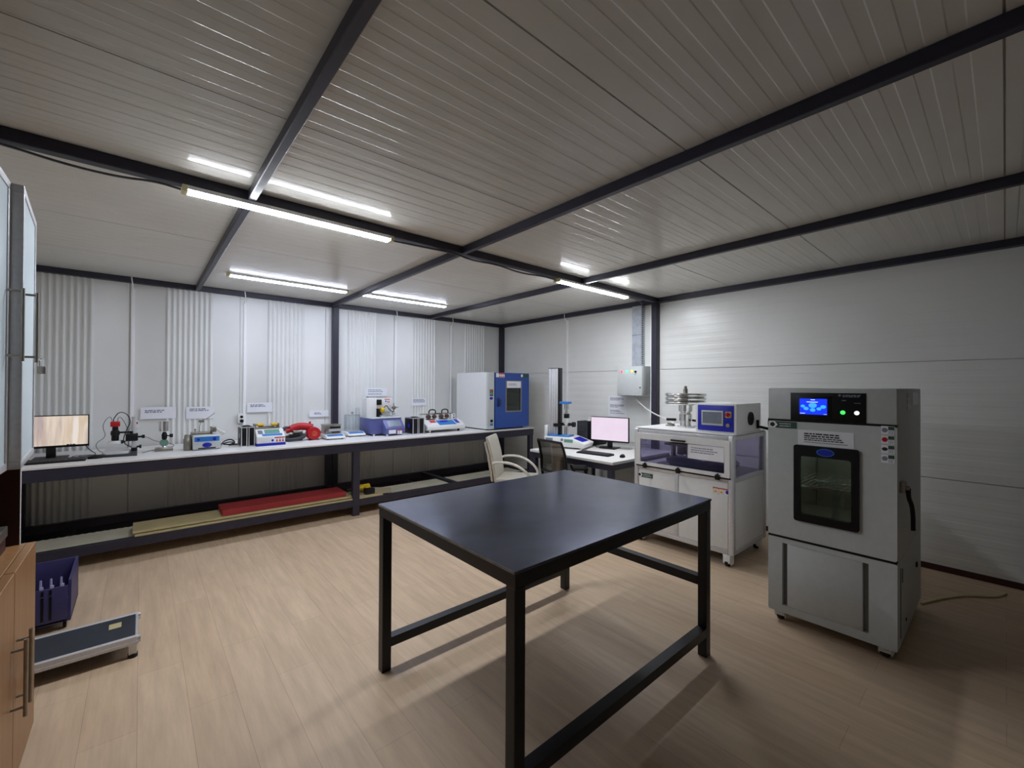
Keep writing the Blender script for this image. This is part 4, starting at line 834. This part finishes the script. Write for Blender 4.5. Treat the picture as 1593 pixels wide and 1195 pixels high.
m = MB(); m.cyl((4.40, 1.54, 1.19), (4.40, 1.50, 1.185), .01); m.cyl((4.40, 1.505, 1.185), (4.48, 1.46, 1.165), .013); m.bx(4.39, 4.41, 1.52, 1.54, 1.17, 1.25, .002); build('lever', m, BLACK, t)
# ---------------------------------------------------------------- climate chamber
cx0, cx1, cy0, cy1, cz0, cz1 = 3.25, 4.2, .397, 1.055, .07, 1.552
t = thing('climate_chamber', 'tall grey climate test chamber on casters with a blue touch screen', 'test chamber', (3.7, .726, 0))
m = MB(); m.bx(cx0, cx1, cy0, cy0+.08, .56, cz1-.0, .006); m.bx(cx0, cx1, cy1-.08, cy1, .56, cz1, .006); m.bx(3.98, cx1-.005, cy0+.08, cy1-.08, .56, cz1-.006)
m.bx(cx0, 3.98, cy0+.08, cy1-.08, 1.26, cz1-.006); m.bx(cx0, 3.98, cy0+.08, cy1-.08, .56, .64); m.bx(cx0, cx1, cy0, cy1, cz0, .56, .004); build('cabinet_body', m, GREYP, t)
m = MB(); m.bx(3.96, 3.97, .50, .95, .65, 1.25); m.bx(cx0+.02, 3.96, .48, .49, .65, 1.25); m.bx(cx0+.02, 3.96, .96, .97, .65, 1.25); m.bx(cx0+.02, 3.97, .49, .96, .642, .65); m.bx(cx0+.02, 3.97, .49, .96, 1.25, 1.258); build('inner_liner', m, NICK, t)
m = MB()
for k in range(16): m.bx(cx0+.08, 3.94, .50+k*.03, .505+k*.03, .90, .906)
m.bx(cx0+.08, cx0+.09, .49, .96, .898, .908); m.bx(3.6, 3.61, .49, .96, .898, .908); build('shelf_rack', m, CHROME, t)
m = MB(); m.bx(3.5, 3.8, .60, .62, 1.235, 1.249); build('interior_lamp', m, CABL, t)
# door with a window
m = MB(); m.ring('x', (cy0+.002, cy1-.002, .575, 1.333), (.585, .885, .725, 1.16), 3.212, cx0, .012, .01); dr = build('chamber_door', m, GREYP, t)
m = MB(); m.ring('x', (.566, .90, .70, 1.187), (.603, .867, .748, 1.118), 3.196, 3.225, .014, .016); fr = build('window_frame', m, BLACK, dr)
m = MB(); m.bx(3.21, 3.216, .603, .867, .748, 1.118); build('window_pane', m, SMOKE, dr)
m = MB(); m.oval('x', (3.196, .73, 1.152), .046, .024, .003); b = build('oval_badge', m, SKYB, fr)
m = MB(); m.oval('x', (3.193, .73, 1.152), .04, .019, .0015); build('badge_centre', m, DEEPB, fr)
plate(dr, 3.212, 1.045, .885, 1.287, 1.330)
m = MB(); m.bx(3.2105, 3.212, .592, .88, 1.188, 1.285); pl = build('paper_label', m, PAPER, dr)
m = MB(); m.words('x', 3.2105, .845, -1, .20, (1.266, 1.252), .008, (.85, 1)); m.words('x', 3.2105, .845, -1, .22, (1.238, 1.226), .006, (.85, 1)); m.words('x', 3.2105, .845, -1, .24, (1.21,), .003, (.9, 1)); build('label_text', m, INKD, pl)
for k in range(4):
    z = 1.29-k*.054
    m = MB(); m.bx(3.2107, 3.212, .41, .468, z, z+.047); l = build('safety_sticker', m, PAPER, dr)
    m = MB(); m.bx(3.2095, 3.2107, .411, .437, z+.025, z+.045); build('sticker_header', m, GREENL, l)
    m = MB(); m.oval('x', (3.2107, .452, z+.024), .013, .013 if k != 2 else .01, .001); build('sticker_symbol', m, (INK, RED, INKD, INK)[k], l)
    m = MB(); m.words('x', 3.2107, .436, -1, .024, [z+.02, z+.013, z+.007], .003, (.8, 1)); build('sticker_text', m, INK, l)
# control fascia
m = MB(); m.bx(3.212, cx0, cy0+.002, cy1-.002, 1.345, cz1-.002, .006); fa = build('control_fascia', m, GREYP, t)
m = MB(); m.bx(3.206, 3.212, .535, .92, 1.346, 1.522, .001); bp_ = build('control_panel', m, BLACK, fa)
m = MB(); m.bx(3.203, 3.206, .70, .885, 1.362, 1.50, .001); hm = build('screen_bezel', m, BLACK, bp_)
m = MB(); m.bx(3.2022, 3.203, .722, .868, 1.385, 1.485); sc = build('touch_screen', m, SCRBLUE, bp_)
m = MB()
for y, z, r in ((.85, 1.437, .012), (.832, 1.422, .014), (.797, 1.443, .022), (.797, 1.414, .015), (.764, 1.422, .013), (.742, 1.435, .015)): m.oval('x', (3.2022, y, z), r, r*.75, .0006, 16)
build('screen_icons', m, SCRCY, bp_)
m = MB(); m.bx(3.2015, 3.2022, .77, .83, 1.462, 1.466); m.bx(3.2015, 3.2022, .785, .808, 1.476, 1.48); m.bx(3.2015, 3.2022, .838, .866, 1.39, 1.393); m.bx(3.2015, 3.2022, .724, .74, 1.388, 1.39); build('screen_text', m, SCRWH, bp_)
for y, mm in ((.644, LGREEN), (.577, LWHITE)):
    m = MB(); m.lathe((3.206, y, 1.405), [(.012, 0), (.012, -.004), (.008, -.009), (.002, -.01)], 18, 'x'); build('lit_button', m, mm, bp_)
m = MB(); m.words('x', 3.206, .645, -1, .09, (1.512, 1.504), .006, (.9, 1)); m.oval('x', (3.206, .66, 1.508), .007, .007, .001); m.words('x', 3.206, .65, -1, .025, (1.48,), .005); m.words('x', 3.206, .59, -1, .03, (1.465,), .004); build('panel_print', m, INK, bp_)
# lower front
m = MB(); m.ring('x', (cy0+.002, cy1-.002, .07, .56), (.525, .97, .12, .528), 3.214, cx0, .01, .003); m.bx(3.216, cx0, .553, .942, .12, .528, .003); build('lower_front', m, GREYP, t)
for y in (.525, .942):
    m = MB(); m.bx(3.243, 3.249, y, y+.028, .12, .528); build('side_slot', m, mat('shaded_grey_metal', '7d7e7c', .5) if y < .6 else bpy.data.materials['shaded_grey_metal'], t)  # recess shading put into the darker grey of the slots
for z0, z1 in ((1.333, 1.345), (.561, .574)):
    m = MB(); m.bx(3.2125, 3.25, cy0+.004, cy1-.004, z0, z1); build('door_seam', m, BLACK, t)
# latch handle on the side
m = MB(); m.bx(3.27, 3.33, cy0-.025, cy0, .955, 1.02, .005); m.cyl((3.30, cy0-.02, .985), (3.30, cy0-.04, .985), .014); m.bx(3.36, 3.40, cy0-.02, cy0, .975, 1.0, .003); lh = build('door_latch', m, NICK, t)
m = MB(); m.tube([(3.30, cy0-.035, .985), (3.30, cy0-.035, .93), (3.31, cy0-.048, .89), (3.32, cy0-.052, .82), (3.32, cy0-.052, .745)], .008, 10, 2, .012); build('latch_handle', m, BLACK, lh)
m = MB()
for k in range(3): m.bx(3.56, 3.70, cy0-.002, cy0, 1.42+k*.038, 1.448+k*.038)
build('vent_slots', m, NICK, t)
m = MB(); m.bx(3.78, 4.06, cy0-.002, cy0, 1.445, 1.525); build('side_plate', m, ALU, t)
m = MB(); m.cyl((3.95, cy0, .37), (3.95, cy0-.008, .37), .018); m.cyl((3.5, cy0, .16), (3.5, cy0-.004, .16), .01); build('side_port', m, BLACK, t)
m = MB(); m.bx(3.30, 3.31, cy0-.002, cy0, .12, .52); m.bx(3.36, 3.38, cy0-.002, cy0, .42, .5); build('side_seam', m, DARKG, t)
m = MB(); m.cyl((3.36, cy1, 1.31), (3.36, cy1+.035, 1.31), .045, n=24); build('cable_port', m, BLACK, t)
for x in (cx0+.05, cx1-.06):
    for y in (cy0+.06, cy1-.06): caster(t, x, y, cz0, 1)
wire('floor_cable', 'thin pale cable on the floor behind the climate chamber', [(4.25, .40, .008), (4.5, .30, .008), (4.7, .18, .008), (4.8, .05, .008), (4.95, .0, .008)], .008, LAMPY)
# ---------------------------------------------------------------- work table
t = thing('work_table', 'black steel work table with dark sheet top in the middle of the room', 'table', (1.75, 1.69, 0))
tx0, tx1, ty0, ty1, tz = .995, 2.51, 1.125, 2.255, .905
m = MB(); m.bx(tx0-.004, tx1+.004, ty0-.004, ty1+.004, tz-.012, tz, .0015, 1); build('table_top', m, TOPM, t)
m = MB(); m.bx(tx0-.0055, tx0-.004, ty0, ty1, tz-.011, tz-.001); build('worn_edge', m, mat('worn_bare_edge', '7a756b', .5, var=.25, scale=20), t)
m = MB(); L5 = .052
m.bx(tx0, tx1, ty0, ty0+L5, tz-.064, tz-.012); m.bx(tx0, tx1, ty1-L5, ty1, tz-.064, tz-.012); m.bx(tx0, tx0+L5, ty0+L5, ty1-L5, tz-.064, tz-.012); m.bx(tx1-L5, tx1, ty0+L5, ty1-L5, tz-.064, tz-.012); build('apron_frame', m, BLACKST, t)
for x in (tx0, tx1-L5):
    for y in (ty0, ty1-L5):
        m = MB(); m.bx(x, x+L5, y, y+L5, 0, tz-.064, .003, 1); build('leg', m, BLACKST, t)
m = MB(); m.bx(tx0+L5, tx1-L5, ty1-L5, ty1, .128, .178); build('stretcher', m, BLACKST, t)
m = MB(); m.bx(tx0+L5, tx1-L5, ty0, ty0+L5, .12, .17); build('stretcher', m, BLACKST, t)
m = MB(); m.bx(tx1-L5, tx1, ty0+L5, ty1-L5, .405, .455); build('stretcher', m, BLACKST, t)
# ---------------------------------------------------------------- storage cabinet on the left
YE = 2.876
t = thing('storage_cabinet', 'wooden base cabinet with frosted glass upper doors on the left', 'cabinet', (-.6, 2.0, 0))
m = MB(); m.bx(-.90, -.383, .86, YE, .06, .822); m.bx(-.88, -.44, .88, YE-.02, 0, .06); build('base_carcass', m, BEECH, t)
m = MB(); m.bx(-.90, -.383, .86, YE, .822, .842, .002, 1); build('counter', m, BEECH, t)
for k, (a, b) in enumerate(((2.449, YE), (2.016, 2.443), (1.583, 2.01), (1.15, 1.577))):
    m = MB(); m.bx(-.381, -.352, a, b, .03, .842, .002, 1); d = build('base_door', m, BEECH, t)
    hy = a+.045 if k % 2 == 0 else b-.045
    m = MB(); m.cyl((-.315, hy, .315), (-.315, hy, .60), .0065, n=12)
    for z in (.35, .565): m.cyl((-.352, hy, z), (-.315, hy, z), .005, n=10)
    build('bar_handle', m, NICK, d)
m = MB(); m.bx(-.90, -.40, YE-.018, YE, .842, 2.30); m.bx(-.90, -.88, .86, YE-.018, .842, 2.30); m.bx(-.88, -.40, .86, YE-.018, 2.28, 2.30); m.bx(-.88, -.40, .86, YE-.018, 1.24, 1.258); m.bx(-.88, -.40, .86, .878, .842, 2.28); build('hutch_carcass', m, DWOOD, t)
m = MB(); m.bx(-.4015, -.398, YE-.018, YE, .842, 1.24); build('edge_band', m, WHITEP, t)
def updoor(y0, y1, hx, hy, hinge=None, ang=0):
    # frosted pane in an aluminium frame, front at x=-.362
    L = []
    m = MB(); m.frame('x', (y0, y1, 1.24, 2.285), (y0+.028, y1-.028, 1.268, 2.257), -.384 if not ang else -.397, -.362, .002); L.append((m, ALU if not ang else GREYWOOD))
    p = MB(); p.bx(-.376, -.366, y0+.026, y1-.026, 1.266, 2.259)
    h = MB(); h.cyl((hx, hy, 1.635), (hx, hy, 1.90), .0055, n=12)
    for z in (1.655, 1.89): h.cyl((-.362, hy, z), (hx, hy, z), .0045, n=10)
    if ang:
        M_ = Matrix.Translation((-.362, hinge, 0)) @ Matrix.Rotation(ang, 4, 'Z') @ Matrix.Translation((.362, -hinge, 0))
        for q in (m, p, h): bmesh.ops.transform(q.bm, matrix=M_, verts=q.bm.verts[:])
    d = build('upper_door', m, ALU, t); build('frosted_pane', p, FROST, d); build('bar_handle', h, NICK, d)
updoor(2.371, YE, -.33, 2.42, YE, -math.radians(0) + math.asin(.032/.505))
for a, b, hy in ((1.863, 2.368, 2.335), (1.355, 1.86, 1.40)): updoor(a, b, -.325, hy)
t = thing('padlock', 'small steel padlock hanging at the edge of the frosted cabinet door', 'padlock', (-.345, YE+.015, 1.60))
m = MB(); m.bx(-.357, -.329, YE+.003, YE+.033, 1.60, 1.635, .004); build('lock_body', m, NICK, t)
m = MB(); m.tube([(-.351, YE+.018, 1.633), (-.351, YE+.018, 1.665), (-.343, YE+.018, 1.676), (-.335, YE+.018, 1.665), (-.335, YE+.018, 1.633)], .003, 8, 1); m.bx(-.362, -.347, YE-.003, YE+.022, 1.660, 1.666); build('shackle', m, CHROME, t)
t = thing('small_device', 'small dark box with a grey top on the cabinet counter', 'box', (-.48, 2.75, .842))
m = MB(); m.bx(-.55, -.43, 2.68, 2.80, .842, .90, .004); build('lower_box', m, DWOOD, t)
m = MB(); m.bx(-.555, -.425, 2.675, 2.805, .90, .945, .004); build('lid', m, NICK, t)
# ---------------------------------------------------------------- purple crate and low platform
t = thing('plastic_crate', 'purple blue plastic crate on small wheels beside the wooden cabinet', 'crate', (-.55, 4.12, 0))
gx0, gx1, gy0, gy1, gz0, gz1 = -.80, -.325, 3.90, 4.34, .055, .30
m = MB(); m.bx(gx0, gx1, gy0, gy1, gz0, gz0+.012)
m.bx(gx0, gx1, gy1-.012, gy1, gz0, gz1+.03, .003); m.bx(gx0, gx0+.012, gy0, gy1, gz0, gz1); m.prism([(gy0, gz0), (gy1, gz0), (gy1, gz1+.03), (gy0+.04, gz1)], 'x', gx1-.014, gx1)
m.bx(gx0, gx1-.014, gy0, gy0+.012, gz0, gz1-.02, .003); build('crate_body', m, CRATE, t)
m = MB()
for k in range(4): m.bx(gx1-.20+k*.035, gx1-.188+k*.035, gy0-.002, gy0+.001, gz0+.03, gz1-.07)
for k in range(4): m.bx(gx1-.20+k*.035, gx1-.188+k*.035, gy0-.002, gy0+.001, gz1-.06, gz1-.03)
build('wall_slots', m, BLACK, t)
m = MB()
for k in range(10): m.cyl((gx1-.05-k*.045, gy0+.08, gz1-.12), (gx1-.05-k*.045, gy0+.08, gz1+.015), .010, .005, n=10)
m.bx(gx0+.012, gx1-.014, gy0+.07, gy0+.09, gz1-.13, gz1-.12)
for k in range(10): m.bx(gx1-.045-k*.045, gx1-.03-k*.045, gy0+.002, gy0+.012, gz1-.03, gz1-.005)
build('pegs', m, mat('pale_lilac_plastic', 'a8a5c8', .45), t)
for x in (gx0+.05, gx1-.03):
    for y in (gy0+.05, gy1-.05):
        m = MB(); m.cyl((x, y, .02), (x, y, gz0), .006, n=10); m.cyl((x-.008, y, .02), (x+.008, y, .02), .02, n=14); build('wheel', m, BLACK, t)
t = thing('low_platform', 'low aluminium framed platform with a scuffed dark blue board on the floor', 'platform', (-.25, 3.42, 0))
px0, px1, py0, py1 = -.85, .0, 3.26, 3.60
m = MB(); m.bx(px0, px1-.012, py0+.02, py1-.02, .098, .116, .002, 1); bd = build('blue_board', m, mat('scuffed_dark_blue_laminate', '20262f', .5, var=.3, scale=7), t)
m = MB(); m.bx(px0, px1, py0-.005, py0+.02, .072, .116, .002, 1); m.bx(px0, px1, py0-.012, py0-.005, .075, .09); m.bx(px0, px1, py1-.02, py1+.005, .072, .116, .002, 1); m.bx(px1-.012, px1, py0+.02, py1-.02, .072, .116, .002, 1); m.bx(px0-.012, px0, py0-.005, py1+.005, .072, .116); build('aluminium_frame', m, ALU, t)
m = MB(); m.bx(-.13, -.075, 3.44, 3.51, .1161, .1166); build('pale_label', m, PLY, bd)
for x in (px0+.02, px1-.022):
    for y in (py0+.01, py1-.01):
        m = MB(); m.bx(x-.018, x+.018, y-.018, y+.018, .02, .10, .002); l = build('leg', m, ALU, t)
        m = MB(); m.cyl((x, y, 0), (x, y, .022), .022, n=14); build('rubber_foot', m, RUB, l)
m = MB()
for y in (py0+.01, py1-.01):
    m.cyl((px1, y, .105), (px1+.012, y, .105), .01, n=10); m.cyl((px1, y, .085), (px1+.012, y, .085), .01, n=10)
build('bolts', m, ALU, t)
